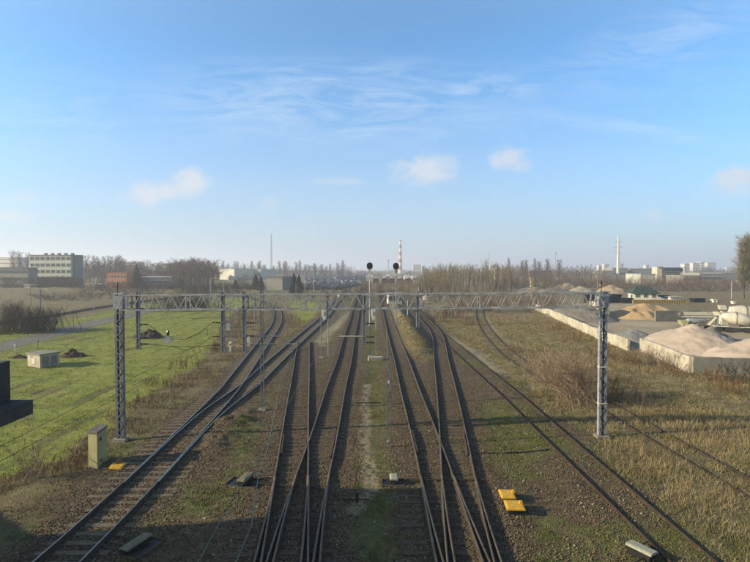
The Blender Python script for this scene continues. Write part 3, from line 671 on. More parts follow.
# narrow twin-legged mast standing near the footpath
bx, by = P(388.6, 448); root = empty('ladder_mast', (bx, by, 0), 'slim twin legged ladder-like mast at the left edge of the rust brown tracks', 'mast')
h = at(386.5, 356, by)[2]; mb = MB()
for s in (-.09, .09): mb.box((s, 0, h / 2), (.055, .07, h))
mb.build('leg_pair', M['galv_dark'], root); mb = MB()
for i in range(int(h / .45)): mb.box((0, 0, .3 + i * .45), (.15, .03, .03))
mb.build('rungs', M['galv_dark'], root); mb = MB(); mb.box((0.02, -.04, .38), (.22, .03, .11), .5); mb.box((0, -.04, h * .72), (.1, .03, .16)); mb.build('white_plate', M['white'], root)
mb = MB(); mb.tube((-.05, .02, h), (-.12, .02, h + 1.3), .018, n=5); mb.build('rod', M['galv_dark'], root)
# thin posts and lineside boxes at the foot of the second hanging post
x, y = P(230.5, 352); root = empty('shunting_signal', (x, y, 0), 'thin pole with grey box and white lamp housing in the scrub left of the curve', 'signal')
mb = MB(); mb.tube((0, 0, 0), (0, 0, at(230, 283, y)[2]), .045, n=6); mb.tube((.3, .2, 0), (.3, .2, at(230, 296, y)[2]), .035, n=6); mb.build('mast', M['galv_dark'], root)
mb = MB(); mb.box((-.12, -.15, at(228, 327, y)[2]), (.42, .3, .75)); mb.build('equipment_box', M['galv'], root, bevel=.02)
mb = MB(); mb.box((.05, -.2, .95), (.36, .3, .55)); mb.box((.05, -.2, .3), (.22, .22, .6)); mb.build('lamp_housing', M['white'], root, bevel=.03)
mb = MB(); mb.box((.05, -.37, .95), (.18, .05, .18)); mb.build('lamp_cover', M['red'], root)
def smallbox(name, label, cat_, px, py, d, m_, rz=0, z0=0, grp=None, lid=None):
    x, y = P(px, py); root = empty(name, (x, y, max(0, gz(x, y)) + z0 - .01), label, cat_, grp, rz); mb = MB(); mb.box((0, 0, d[2] / 2), d); mb.build('body', M[m_], root, bevel=.02)
    if lid: mb = MB(); mb.box((0, 0, d[2] + .03), (d[0] + .06, d[1] + .06, .06)); mb.build('lid', M[lid], root)
    return root
smallbox('relay_box', 'white box on a stub post right beside the second hanging post', 'relay box', 249, 346, (.34, .3, 1.1), 'offwhite', lid='white')
smallbox('concrete_slab', 'pale slab lying on the ground left of the curving track', 'slab', 240, 347, (1.1, .5, .12), 'concrete_pale')
smallbox('concrete_trough', 'white concrete block lying on the grass right of the footpath track', 'concrete block', 375.5, 360.5, (1.55, .6, .42), 'concrete_pale', .12)
# dark distant poles beyond the portal
for i, (px, pt, pb, lb, r) in enumerate(((254.8, 293, 324, 'dark post behind the portal in the scrub by the curve', .12), (407.6, 300, 318, 'pale thin post on the grassy bank beyond the portal', .09), (340.0, 297, 322, 'thin post with a round white lamp beyond the portal', .05),
        (320.5, 288, 308, 'thin distant mast left of the sandy strip', .1), (332, 284, 306, 'thin distant mast over the branching track', .1), (296, 283, 306, 'thin distant mast beyond the inner green field', .1), (283.5, 286, 303, 'short distant mast by the far end of the curve', .1), (311, 285, 304, 'slim distant mast left of the parked cars', .1), (418.5, 287, 303, 'thin pale post right of the white hut', .09))):
    x, y = P(px, pb); r_ = empty('trackside_post', (x, y, 0), lb, 'post'); h = at(px, pt, y)[2]; mb = MB(); mb.tube((0, 0, 0), (0, 0, h), r, r * .8, 6); mb.build('shaft', M['galv_dark'] if i != 1 and i != 8 else M['offwhite'], r_)
    mb = MB(); 
    if i == 2: mb.lathe((0, -.1, h - .1), [(.1, 0), (.36, .15), (.4, .35), (.3, .62), (.08, .7)], 8); mb.build('lamp', M['white'], r_)
    else: mb.box((r * 3, 0, h * .82), (r * 8, .08, .08)); mb.box((r * 2.5, 0, h * .66), (r * 6, .08, .08)); mb.build('bracket', M['galv_dark'], r_)
for i_, (lb, pts_) in enumerate((('thin dark cable lying across the bare ground above the yellow covers', ((476, 455), (505, 454.5), (530, 453), (550, 451))), ('thin dark cable lying across the footpath beside the ladder mast', ((356, 404), (366, 403.5), (381, 403))))):
    mb = MB(); mb.path([(*P(a_, b_), gz(*P(a_, b_)) + .03) for a_, b_ in pts_], .035, 5); o = mb.build('ground_cable', M['wire_dark']); tag(o, lb, 'cable')
# small cross shaped marker post in the foreground shadow
x, y = P(357, 503); r_ = empty('track_marker', (x, y, gz(x, y)), 'small dark stump with a cross bar on the footpath near the shadow edge', 'marker'); mb = MB(); mb.tube((0, 0, -.05), (0, 0, .42), .07, .06, 8); mb.build('stump', M['dark_steel'], r_)
mb = MB(); mb.tube((-.85, 0, .1), (.55, 0, .1), .025, n=5); mb.build('cross_rod', M['rail_side'], r_)

# ------------------------------------------------------------------ point machines and covers
def point_machine(label, px, py, cov, d, rz, pit, rod):
    x, y = P(px, py); root = empty('point_machine', (x, y, .05), label, 'point machine', None, rz)
    mb = MB(); mb.box((0, 0, .13), (d[0] * .92, d[1] * .9, .26)); mb.box((0, d[1] * .47, .1), (d[0] * .5, d[1] * .12, .14)); mb.box((0, -d[1] * .47, .1), (d[0] * .5, d[1] * .12, .14)); mb.build('casing', M['dark_steel'], root, bevel=.02)
    mb = MB(); mb.prism([(-d[0] / 2, .26), (d[0] / 2, .26), (d[0] / 2, .30), (d[0] * .35, .345), (-d[0] * .35, .345), (-d[0] / 2, .30)], -d[1] / 2, d[1] / 2); mb.build('lid', M[cov], root, bevel=.01)
    if pit:
        mb = MB(); mb.box((pit[0], 0, .012), (pit[1], pit[2], .04)); mb.build('pit_floor', M['black'], root)
        mb = MB()
        for s in (-1, 1): mb.box((pit[0], s * pit[2] / 2, .03), (pit[1], .06, .10)); mb.box((pit[0] + s * pit[1] / 2, 0, .03), (.06, pit[2] - .08, .095))
        mb.build('pit_frame', M['sleeper'], root)
    for a, b, yy in rod:
        mb = MB(); mb.tube((a, yy, .12), (b, yy, .12), .028, n=6); mb.build('throw_rod', M['rail_side'], root)
    return root
point_machine('tan lidded point machine over a dark pit left of the crossing tracks', 245.5, 484.5, 'khaki', (.42, .95), -.2, (-.05, 1.5, .95), ((.2, 1.6, .1), (.2, 3.6, -.1)))
point_machine('dim tan lidded point machine beside the meadow-side track at the bottom of the picture', 136, 548, 'khaki', (.42, 1.15), -.35, (.08, 1.15, 1.3), ((-.2, -1.2, .2), (-.2, -1.2, -.2))).scale = (1, 1, .62)
point_machine('small grey-green lidded point machine at the shadow edge right of the footpath', 394, 484.5, 'greengrey', (.38, .62), 0, (-.05, 1.0, .7), ((.2, 1.5, .0), (.2, 4.2, .1)))
point_machine('grey-green box shaped point machine at the lower right by the rusty track', 641.5, 558, 'greengrey', (.46, .9), .55, None, ((.2, .9, .3), (-.2, -.9, -.2)))
def yellow_cover(label, corners, z):
    pts = [P(px, py, z) for px, py in corners]; root = empty('yellow_cover', (pts[0][0], pts[0][1], 0), label, 'equipment cover', 'yellow covers')
    rel = [(a - pts[0][0], b - pts[0][1]) for a, b in pts]; n = 4
    cx, cy = sum(r[0] for r in rel) / 4, sum(r[1] for r in rel) / 4
    mb = MB(); inn = [(cx + (a - cx) * .82, cy + (b - cy) * .82) for a, b in rel]
    mb.add([(a, b, z - .05) for a, b in rel] + [(a, b, z) for a, b in rel] + [(a, b, z + .035) for a, b in inn], [(3, 2, 1, 0)] + [(i, (i + 1) % 4, 4 + (i + 1) % 4, 4 + i) for i in range(4)] + [(4 + i, 4 + (i + 1) % 4, 8 + (i + 1) % 4, 8 + i) for i in range(4)] + [(8, 9, 10, 11)])
    mb.build('cover', M['yellow'], root)
    mb = MB(); low = [(cx + (a - cx) * .8, cy + (b - cy) * .8) for a, b in rel]
    mb.add([(a, b, 0) for a, b in low] + [(a, b, z - .05) for a, b in low], [(3, 2, 1, 0), (4, 5, 6, 7)] + [(i, (i + 1) % 4, 4 + (i + 1) % 4, 4 + i) for i in range(4)]); mb.build('casing', M['dark_steel'], root)
    return root, (cx, cy), z
r1 = yellow_cover('upper of the two yellow covers right of the rust brown tracks', [(498, 489.3), (513, 489.8), (516, 498), (502, 498.2)], .30)
r2 = yellow_cover('lower of the two yellow covers right of the rust brown tracks', [(503.5, 500), (522, 500.3), (525.5, 509.5), (507, 509.3)], .30)
for (r, c, z), w in ((r1, .1), (r2, .12)):
    mb = MB(); mb.box((c[0] + .26, c[1] + .04, z + .08), (.1, .12, .12)); mb.build('lug', M['yellow'], r)
r3 = yellow_cover('yellow plate with a rusty lump on it beside the cream cabinet', [(113, 462.3), (127.5, 462.5), (121, 468.8), (108.5, 468)], .12)
mb = MB(); mb.lathe((r3[1][0] - .08, r3[1][1] + .28, .12), [(.1, 0), (.13, .08), (.1, .2), (.04, .25)], 8); mb.build('lump', mat('rust_lump', (.42, .22, .13), (.3, .14, .08), 6), r3[0])

# cream equipment cabinet
c0, c1, c2 = P(88.5, 467.5), P(97.5, 468.5), P(107, 460.5)
hc = at(97.5, 433, c1[1])[2]
cab = empty('equipment_cabinet', (c1[0], c1[1], 0), 'cream coloured lineside cabinet with a dark lid at the foot of the left mast', 'cabinet')
ex = Vector((c2[0] - c1[0], c2[1] - c1[1], 0)); ey = Vector((c0[0] - c1[0], c0[1] - c1[1], 0))
def quadbox(mb, o, a, b, z0, z1, gx=0):
    a_, b_ = a.normalized() * gx, b.normalized() * gx; o = Vector(o) - a_ - b_; a = a + 2 * a_; b = b + 2 * b_
    q4 = [o, o + a, o + a + b, o + b]; mb.add([(v.x, v.y, z0) for v in q4] + [(v.x, v.y, z1) for v in q4], [(3, 2, 1, 0), (4, 5, 6, 7)] + [(i, (i + 1) % 4, 4 + (i + 1) % 4, 4 + i) for i in range(4)])
mb = MB(); quadbox(mb, (0, 0, 0), ex, ey, -.1, hc - .05); mb.build('body', M['cream'], cab, bevel=.012)
mb = MB(); quadbox(mb, (0, 0, 0), ex, ey, hc - .05, hc + .06, .045); mb.build('lid', M['cap_grey'], cab, bevel=.01)
nrm = Vector((ex.y, -ex.x, 0)).normalized()
mb = MB(); quadbox(mb, ex * .08 + nrm * .012, ex * .84, nrm * -.012, .12, hc - .14); d_ = mb.build('door', M['cream'], cab, bevel=.006)
mb = MB(); cc = ex * .26 + nrm * .03; mb.box((cc.x, cc.y, hc - .38), (.05, .05, .2)); mb.box((cc.x, cc.y, hc - .38), (.13, .03, .05)); mb.build('handle', M['dark_steel'], d_)
mb = MB(); quadbox(mb, (0, 0, 0), ex, ey, -.1, .07, .03); mb.build('plinth', M['concrete'], cab)

# ------------------------------------------------------------------ bridge pier at the left edge, and an unseen block added to throw shadow on the tracks
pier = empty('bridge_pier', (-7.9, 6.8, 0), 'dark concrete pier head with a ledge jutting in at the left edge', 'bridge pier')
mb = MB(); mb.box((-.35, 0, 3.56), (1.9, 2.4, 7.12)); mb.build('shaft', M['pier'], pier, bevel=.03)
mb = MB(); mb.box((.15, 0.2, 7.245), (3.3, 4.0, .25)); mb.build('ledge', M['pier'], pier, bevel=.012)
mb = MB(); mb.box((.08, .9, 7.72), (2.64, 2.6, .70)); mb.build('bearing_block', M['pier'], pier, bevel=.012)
tw = empty('shadow_caster', (-26.2, 8, 0), 'unseen concrete block added left of view to cast the foreground shadow', 'shadow caster')  # invented, out of view; sized for where its shadow lands
mb = MB(); mb.box((0, 3.5, 4.5), (3.9, 7.6, 9.0)); mb.build('caster_body', M['concrete'], tw)
mb = MB(); mb.box((.7, 3.8, 9.13), (5.6, 11.6, .25)); mb.build('roof', M['pier'], tw)  # overhanging slab that shapes the far end of the cast shadow
mb = MB(); mb.prism([(7.32, 0), (19, 0), (7.32, 4.9)], -1.2, 1.2, 'x'); mb.build('caster_wedge', M['concrete'], tw)  # slope added only to slant the shadow edge at lower left

# ------------------------------------------------------------------ the meadow: kiosk, heaps, posts
x0, y0 = P(29, 366); x1, _ = P(54, 366)
kx, ky = P(39.5, 367.5); hk = at(39.5, 355, ky)[2]
kio = empty('utility_kiosk', (kx + .15, ky, 0), 'small flat roofed concrete hut alone in the meadow', 'hut', None, 1.1)
mb = MB(); mb.box((.75, .85, hk / 2), (1.9, 2.1, hk)); mb.build('wall', M['concrete_pale'], kio)
mb = MB(); mb.box((.75, .85, hk + .06), (2.15, 2.35, .13)); mb.build('roof', M['concrete_grey'], kio)
for dx in (.35, 1.15): mb = MB(); mb.box((dx, -.212, hk * .45), (.6, .05, hk * .78)); mb.build('door', M['galv_dark'], kio)
mb = MB(); mb.box((-.212, .9, hk * .5), (.03, .6, hk * .45)); mb.build('vent', M['offwhite'], kio)
def heap(label, cx, cy, rx, ry, h, m_, name='soil_heap', cat_='heap', seed=0, n=44, rough=.35, flat=1.0, z0=-.05, rz=0, res=1.0):
    a = np.linspace(-1.15, 1.15, n); X, Y = np.meshgrid(a, a); r = np.hypot(X, Y); x, y = X.ravel() * rx, Y.ravel() * ry
    f = np.clip(1 - r ** flat, 0, 1).ravel()
    z = h * f + fbm(x * .9 * res + seed * 7, y * .9 * res, seed, 4) * h * rough * sm(f, 0, .35) * 2 - .15 * (f <= 0) + fbm(x * 4 + seed, y * 4, seed + 3, 2) * .1 * h * (f > 0)
    c_, s_ = math.cos(rz), math.sin(rz); idx = np.arange(n * n).reshape(n, n)
    q = np.stack([idx[:-1, :-1], idx[:-1, 1:], idx[1:, 1:], idx[1:, :-1]], -1).reshape(-1, 4)
    me = fastmesh(name, np.c_[x * c_ - y * s_, x * s_ + y * c_, z], q, 4, True, [M[m_]]); o = link(bpy.data.objects.new(name, me)); o.location = (cx, cy, z0); tag(o, label, cat_); return o
c = P(71, 357.5); heap('dark soil heap right beside the small concrete hut', c[0], c[1] + .4, 1.75, 1.0, 1.0, 'soil', seed=1, rough=.7)
c = P(17, 359); heap('low dark soil heap left of the small concrete hut', c[0], c[1] + .4, 1.5, .8, .45, 'soil', seed=2, rough=.8)
c = P(146, 338); heap('dark soil heap seen behind the left hanging post', c[0], c[1] + .6, 2.3, 1.6, 1.35, 'soil', seed=3, rough=.6)
for px, py, lb in ((15.5, 354, 'short white marker post left of the hut'), (38, 349, 'thin fence post behind the hut')):
    x, y = P(px, py); mb = MB(); mb.tube((0, 0, 0), (0, 0, .9), .05, n=6); mb.lathe((0, 0, .85), [(.05, 0), (.13, .05), (.13, .2), (.04, .28)], 8); o = mb.build('marker_post', M['white'] if px < 20 else M['galv_dark'], loc=(x, y, 0)); tag(o, lb, 'post')

#==PART3==
# ------------------------------------------------------------------ concrete yard on the right
def panel_wall(label, tops, zt_, m_, th=.3, plen=2.6, name='retaining_wall', group=None, rough=True):
    pts = [np.array(P(x, y, zt_)) for x, y in tops]; root = empty(name, (*pts[0], 0), label, 'wall', group); o = pts[0]; k = 0
    for a, b in zip(pts, pts[1:]):
        L_ = float(np.hypot(*(b - a))); n = max(1, round(L_ / plen)); an = math.atan2(*(b - a)[::-1])
        for i in range(n):
            c = a + (b - a) * ((i + .5) / n) - o; mb = MB(); dz = random.uniform(-.05, .05); mb.box((c[0], c[1], (zt_ + dz) / 2 - .1), (L_ / n - .03, th, zt_ + dz + .2), an + random.uniform(-.006, .006))
            mb.build('panel', M[m_], root, bevel=.02)
    return root
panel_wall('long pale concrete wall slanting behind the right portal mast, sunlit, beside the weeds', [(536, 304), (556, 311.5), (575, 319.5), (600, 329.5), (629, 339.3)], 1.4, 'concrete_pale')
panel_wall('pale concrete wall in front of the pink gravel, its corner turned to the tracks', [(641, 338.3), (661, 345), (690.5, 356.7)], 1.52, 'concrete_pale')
panel_wall('concrete wall, its shade painted in as grey, running off right in front of the pink gravel', [(692.5, 357.1), (750, 357.8), (860, 359)], 1.52, 'concrete_grey')  # this face lies in shade; the darker concrete paints that in
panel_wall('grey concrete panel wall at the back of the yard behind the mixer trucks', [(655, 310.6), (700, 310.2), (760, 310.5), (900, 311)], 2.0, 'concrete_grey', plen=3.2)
a = P(607, 319); mb = MB(); mb.box((0, 3.5, 1.5), (1.0, 7, 3.1)); mb.build('panel', M['concrete_pale'], empty('bay_divider', (a[0], a[1], 0), 'short thick pale wall dividing the orange sand from the grey gravel', 'wall'), bevel=.03)
M['pink'] = mat('pink_gravel', (.62, .53, .48), (.47, .395, .35), .35, .95, 0, 1.0, 5, c3=(.30, .235, .20), spots=(.6, .8))
M['sand'] = mat('orange_sand', (.60, .44, .27), (.46, .33, .19), .3, .95, 0, .4, 5)
M['grey_gravel'] = mat('grey_gravel', (.26, .245, .225), (.17, .16, .15), .4, .95, 0, .5, 8)
M['blue_gravel'] = mat('bluish_gravel', (.30, .31, .325), (.22, .225, .235), .4, .95, 0, .5, 8)
M['tan_gravel'] = mat('tan_gravel', (.46, .38, .28), (.34, .27, .2), .3, .95, 0, .4, 6)
M['pale_gravel'] = mat('pale_gravel', (.46, .42, .37), (.33, .30, .27), .3, .95, 0, .4, 6)
HK = dict(name='gravel_pile', cat_='pile', n=64, res=.55)
heap('pink gravel pile with the highest crest, in front of the mixer trucks', 39.7, 63.2, 6.3, 8.8, 2.85, 'pink', seed=11, rough=.1, flat=1.05, **HK)
heap('flatter pink gravel pile at the right edge behind the shaded grey wall', 43.8, 55.6, 8.0, 5.4, 2.45, 'pink', seed=12, rough=.2, flat=1.3, **HK)
heap('small dark grey gravel pile between the pink crest and the pump truck', 45.6, 68.5, 3.6, 2.5, 2.0, 'grey_gravel', seed=13, rough=.25, **HK)
heap('bluish gravel pile just right of the right portal mast', 35.3, 69.0, 3.8, 4.6, 1.7, 'blue_gravel', seed=14, rough=.15, **HK)
heap('wide dark grey gravel pile left of the right portal mast', 41.4, 103.0, 6.2, 12.0, 2.6, 'grey_gravel', seed=15, rough=.2, flat=1.3, **HK)
heap('orange sand pile shaded by the divider wall', 54.5, 102, 9.6, 6.0, 2.5, 'sand', seed=16, rough=.3, flat=1.4, **HK)
for i, (px, py, rx, ry, h, m_, lb) in enumerate(((562, 296, 13, 8, 3.4, 'grey_gravel', 'broad grey gravel pile at the far left end of the yard'), (572, 290, 9, 7, 4.2, 'tan_gravel', 'tan gravel pile behind the broad grey one at the far yard'),
        (585, 293, 7, 6, 3.2, 'pale_gravel', 'whitish gravel pile left of the black skips'), (616, 293.5, 7.5, 6, 4.2, 'tan_gravel', 'peaked tan sand pile behind the black skips'), (664, 302, 5, 4, 1.7, 'pale_gravel', 'small whitish pile behind the yellow barrier by the white house'),
        (427, 300, 3.4, 2.4, 2.2, 'pale_gravel', 'small whitish heap seen through the portal lattice right of the bank'), (540, 293, 9, 6, 2.6, 'tan_gravel', 'low tan heap at the yard edge beyond the brown scrub'), (528, 291, 6, 5, 2.6, 'pale_gravel', 'low pale heap left of the tan one at the yard edge'))):
    c = P(px, py); heap(lb, c[0], c[1] + ry * .6, rx, ry, h * .85, m_, seed=20 + i, rough=.3, name='gravel_pile', cat_='pile', n=30, res=.4)

def wheel(mb_t, mb_r, x, y, r=.52, w=.32):
    mb_t.lathe((x, y - w / 2, r), [(r * .55, 0), (r * .95, .0), (r, .06), (r, w - .06), (r * .95, w), (r * .55, w)], 14, 'y')
    s = -1; mb_r.lathe((x, y - w / 2 + .01, r), [(.02, 0), (r * .25, 0), (r * .5, .05), (r * .56, .08), (r * .56, w - .1)], 12, 'y')
def truck(label, x, y, rz, kind, cabm='white'):
    root = empty('concrete_mixer_truck' if kind == 'mixer' else 'concrete_pump_truck', (x, y, 0), label, 'truck', None, rz)
    mb = MB(); mb.box((0, 0, .85), (8.6, .9, .28)); mb.box((-.3, 0, 1.06), (7.6, 2.3, .12)); mb.build('chassis', M['offwhite'], root)
    for wx in (-3.0, -1.7, 1.1, 3.3):
        for wy in (-1.02, 1.02):
            t, r = MB(), MB(); wheel(t, r, wx, wy); w_ = t.build('wheel', M['tyre'], root); r.build('rim', M['offwhite'], w_)
    mb = MB(); mb.box((-.8, -1.1, 1.35), (1.6, .25, .5)); mb.box((2.2, -1.1, 1.0), (1.0, .3, .6)); mb.build('side_locker', M['cap_grey'], root)
    mb = MB(); mb.prism([(3.0, .9), (4.75, .9), (4.8, 1.9), (4.55, 3.05), (4.2, 3.2), (3.0, 3.2)], -1.2, 1.2); cb = mb.build('cab', M[cabm], root, bevel=.05)
    mb = MB(); mb.prism([(4.81, 2.0), (4.86, 2.0), (4.66, 2.9), (4.6, 2.9)], -1.05, 1.05); mb.build('windscreen', M['glass'], cb)
    for s in (-1, 1): mb = MB(); mb.box((4.0, s * 1.205, 2.35), (.95, .03, .75)); mb.build('side_window', M['glass'], cb)
    mb = MB(); mb.box((4.85, 0, .8), (.2, 2.4, .45)); mb.build('bumper', M['galv_dark'], root)
    if kind == 'mixer':
        mb = MB(); mb.lathe((0, 0, 0), [(.45, -2.7), (.62, -2.4), (1.15, -.9), (1.22, 0), (1.18, .7), (.75, 1.9), (.4, 2.2)], 18, 'x'); d = mb.build('drum', M['drum'], root, True); d.location = (-.1, 0, 2.45); d.rotation_euler = (0, .2, 0)
        mb = MB()
        for i in range(46):
            t = i / 45; r = 1.235 - .0 * t; a_ = t * 7; mb.box((-.9 + 1.4 * t, math.cos(a_) * r, math.sin(a_) * r), (.12, .12, .12))
        mb.build('spiral_band', M['cap_grey'], d)
        mb = MB(); mb.prism([(-3.9, 3.0), (-2.9, 3.0), (-3.2, 3.7), (-4.1, 3.7)], -.5, .5); mb.build('hopper', M['offwhite'], root)
        mb = MB(); mb.prism([(-4.9, 1.2), (-4.7, 1.1), (-3.4, 2.6), (-3.6, 2.75)], -.25, .25); mb.build('chute', M['offwhite'], root)
        mb = MB(); mb.box((-3.3, 0, 1.9), (.3, 1.9, 1.6)); mb.box((2.2, 0, 1.7), (.4, 1.6, 1.2)); mb.build('drum_support', M['galv_dark'], root)
    else:
        for z, x0_, x1_, yy in ((3.25, -4.7, 4.3, -.35), (3.55, -4.2, 4.5, .3), (2.75, -4.5, 2.4, -.3)):
            mb = MB(); mb.box(((x0_ + x1_) / 2, yy, z), (x1_ - x0_, .34, .34)); mb.build('boom_section', M['drum'], root, bevel=.03)
        mb = MB(); mb.tube((-4.6, 0, 2.7), (-4.6, 0, 3.7), .32, n=10); mb.tube((-4.7, -.6, 3.2), (-4.7, .6, 3.2), .3, n=10); mb.tube((2.3, 0, 1.1), (2.3, 0, 3.2), .45, .38, 10); mb.build('boom_joint', M['cap_grey'], root)
        mb = MB(); mb.lathe((-1.2, 0, 1.85), [(.5, -2.2), (.62, -1.9), (.62, 1.5), (.5, 1.8)], 12, 'x'); mb.build('water_tank', M['galv'], root, True)
        mb = MB(); mb.prism([(-4.6, 1.0), (-3.5, 1.0), (-3.2, 1.9), (-4.9, 1.9)], -.9, .9); mb.build('hopper', M['cream'], root)
        for s in (-1, 1): mb = MB(); mb.prism([(.6, 1.0), (.8, .9), (1.9, 2.3), (1.7, 2.45)], s * 1.25 - .09, s * 1.25 + .09); mb.build('outrigger', M['drum'], root)
    return root
truck('white concrete pump truck with folded boom arms, left truck in the yard', 52.9, 81.5, -.15, 'pump').scale = (.74, .74, .74)
truck('off white drum mixer truck in the yard, overlapping the pump truck', 55.8, 77.6, -.55, 'mixer').scale = (.82, .82, .82)
truck('white mixer truck with a red cab half out of the right edge', 61.0, 83.0, -.3, 'mixer', 'red')

def bld(name, label, cat_, px0, px1, ytop, Y, dep, rz=0, wall='offwhite', roofm='cap_grey', rows=0, cols=0, wh=1.3, ww=1.5, side=0, gable=0, z0=0, group=None, hbot=.9, storey=None, over=.3, ledge=None, base=None):
    xa, xb = at(px0, 269, Y)[0], at(px1, 269, Y)[0]; h = at(375, ytop, Y)[2]; W = (xb - xa); r = empty(name, ((xa + xb) / 2, Y, z0), label, cat_, group, rz)
    mb = MB(); hh = h - (gable + .3 if roofm else 0); mb.box((0, dep / 2, hh / 2 - .5), (W, dep, hh + 1)); mb.build('wall', M[wall], r)
    if roofm:
        mb = MB()
        if gable: mb.add([(-W / 2 - over, -over, hh), (W / 2 + over, -over, hh), (W / 2 + over, dep + over, hh), (-W / 2 - over, dep + over, hh), (-W / 4, dep / 2, hh + gable + .3), (W / 4, dep / 2, hh + gable + .3)], [(0, 1, 5, 4), (2, 3, 4, 5), (1, 2, 5), (3, 0, 4), (3, 2, 1, 0)])
        else: mb.box((0, dep / 2, hh + .15), (W + 2 * over, dep + 2 * over, .32))
        rf = mb.build('roof', M[roofm], r)
    if rows:
        st = storey or (hh - .4) / rows
        for i in range(rows):
            for j in range(cols):
                x = -W / 2 + W * (j + .5) / cols; z = hh - st * (i + .5) + .1
                mb = MB(); mb.box((x, -.03, z), (ww + .2, .1, wh + .2)); f = mb.build('window', M['offwhite'], r); mb = MB(); mb.box((x, -.085, z), (ww, .03, wh)); mb.build('pane', M['winglass'], f)
            for j in range(side):
                y = dep * (j + .5) / side; z = hh - st * (i + .5) + .1; mb = MB(); mb.box((W / 2 + .03, y, z), (.1, ww, wh)); mb.build('window', M['winglass'], r)
    return r
M['wallgreen'] = mat('pale_green_render', (.60, .66, .64), (.50, .55, .53), .3, .8); M['dkgreen'] = mat('grey_green_cladding', (.21, .27, .29), (.17, .22, .235), .3, .7)
M['orange'] = mat('orange_render', (.62, .27, .13), (.52, .21, .10), .3, .8); M['brick'] = mat('dull_brick', (.28, .16, .12), (.2, .12, .095), .6, .9)
M['hall'] = mat('hall_cladding', (.66, .68, .68), (.56, .58, .58), .2, .5); M['greyhall'] = mat('grey_hall', (.30, .32, .34), (.25, .265, .28), .2, .6); M['greenroof'] = mat('green_roof', (.05, .085, .06), (.035, .06, .045), .5, .6)
M['paleroof'] = mat('pale_roof', (.52, .55, .58), (.44, .465, .49), .1, .5); M['greywall'] = mat('grey_concrete_block', (.32, .33, .32), (.25, .26, .25), .3, .8); M['maroon'] = mat('maroon_paint', (.16, .045, .04), (.10, .03, .028), .5, .7)
off = bld('office_building', 'five storey pale green office block with rows of windows and a dark side wall', 'building', 28, 72.5, 254.8, 250, 7, -.1, 'wallgreen', 'dkgreen', 5, 8, 1.5, 1.9)
W_ = at(72.5, 269, 250)[0] - at(28, 269, 250)[0]; hh = at(375, 254.8, 250)[2]
mb = MB(); mb.box((W_ / 2 + .8, 4.2, hh / 2 - .2), (1.6, 5.2, hh + .4)); mb.build('stair_wing', M['dkgreen'], off)
for i in range(5): mb = MB(); mb.box((-W_ / 2 + 4 + i * 3.6, 6, hh + .6), (1.0, 1.4, .9)); mb.build('roof_vent', M['dkgreen'], off)
bld('office_wing', 'low grey windowed wing left of the office block', 'building', -60, 29.5, 267.6, 228, 6, -.05, 'greywall', 'cap_grey', 3, 26, 1.6, 1.7)
bld('entrance_canopy', 'small pale porch building in front of the office wing', 'building', 24, 30, 284.5, 206, 4, 0, 'offwhite', 'offwhite')
bld('workshop', 'brown brick outbuilding before the office block with a white framed door', 'building', 36, 66, 277.3, 236, 8, 0, 'brick', 'cap_grey', 1, 5, 1.4, 1.4)
bld('garden_shed', 'small whitish shed on the far field before the office block', 'shed', 47, 52, 287.6, 214, 3, 0, 'hall', 'paleroof')
bld('orange_building', 'low orange rendered building with a flat roof left of the dark fir', 'building', 106.5, 127, 272.8, 270, 12, -.1, 'orange', 'orange', 2, 6, 1.3, 1.0)
bld('brick_annex', 'dull brick annex right of the orange building', 'building', 128, 136, 274.5, 276, 10, -.1, 'brick', 'cap_grey', 1, 4)
bld('long_shed', 'long low pale roofed shed right of the dark fir', 'shed', 137, 171, 276.8, 262, 16, .05, 'greyhall', 'paleroof', 1, 12, 1.2, 1.6)
bld('low_hall', 'small blue grey hall beside the long low shed', 'shed', 172, 183, 278, 275, 14, 0, 'greyhall', 'hall', 1, 4)
bld('apartment_block', 'pale apartment block above the trees just right of the orange building', 'building', 122, 137, 261.6, 620, 14, -.3, 'wallgreen', 'cap_grey', 5, 10, 1.5, 2)
bld('apartment_block', 'cream apartment block above the trees behind the long low shed', 'building', 155, 172, 263.3, 640, 14, -.3, 'wallgreen', 'cap_grey', 4, 10, 1.5, 2)
bld('apartment_block', 'bright pale roofed block at the far left edge behind tall poplars', 'building', -10, 20, 257.2, 560, 14, -.2, 'offwhite', 'paleroof', 5, 12, 1.5, 2)
bld('warehouse', 'long bright white warehouse left of the lattice radio mast', 'warehouse', 216, 237, 268.9, 460, 30, -.5, 'white', 'hall')
bld('warehouse', 'long low white roofed hall joined right of the bright warehouse', 'warehouse', 237.5, 262, 269.3, 480, 30, -.3, 'hall', 'hall', 1, 14)
bld('blue_shed', 'blue grey low shed left of the bright white warehouse', 'shed', 203, 214, 271.5, 440, 16, 0, 'greyhall', 'paleroof')
bld('orange_container', 'orange box beside the blue grey shed', 'container', 211.5, 216, 272.4, 420, 6, 0, 'orange', None)
bld('grey_block', 'plain grey concrete building between the two dark conifer groups', 'building', 266, 283, 276.8, 232, 14, -.25, 'greywall', 'cap_grey', 0)
bld('side_building', 'grey two storey building with dark windows right of the plain grey block', 'building', 283, 296, 277.3, 246, 10, 0, 'greywall', 'cap_grey', 2, 5, 1.6, 1.6)
bld('relay_hut', 'small white hut seen through the portal lattice right of the tall signals', 'hut', 388.3, 402, 293.2, 138, 3.4, .1, 'white', 'paleroof', 1, 3, 1.2, .9)
bld('green_roof_house', 'white single storey house with a dark green hipped roof behind the yellow barrier', 'house', 635, 657, 286.2, 160, 7.5, -.25, 'white', 'greenroof', 1, 3, 1.1, 1.2, gable=2.0, over=.7)
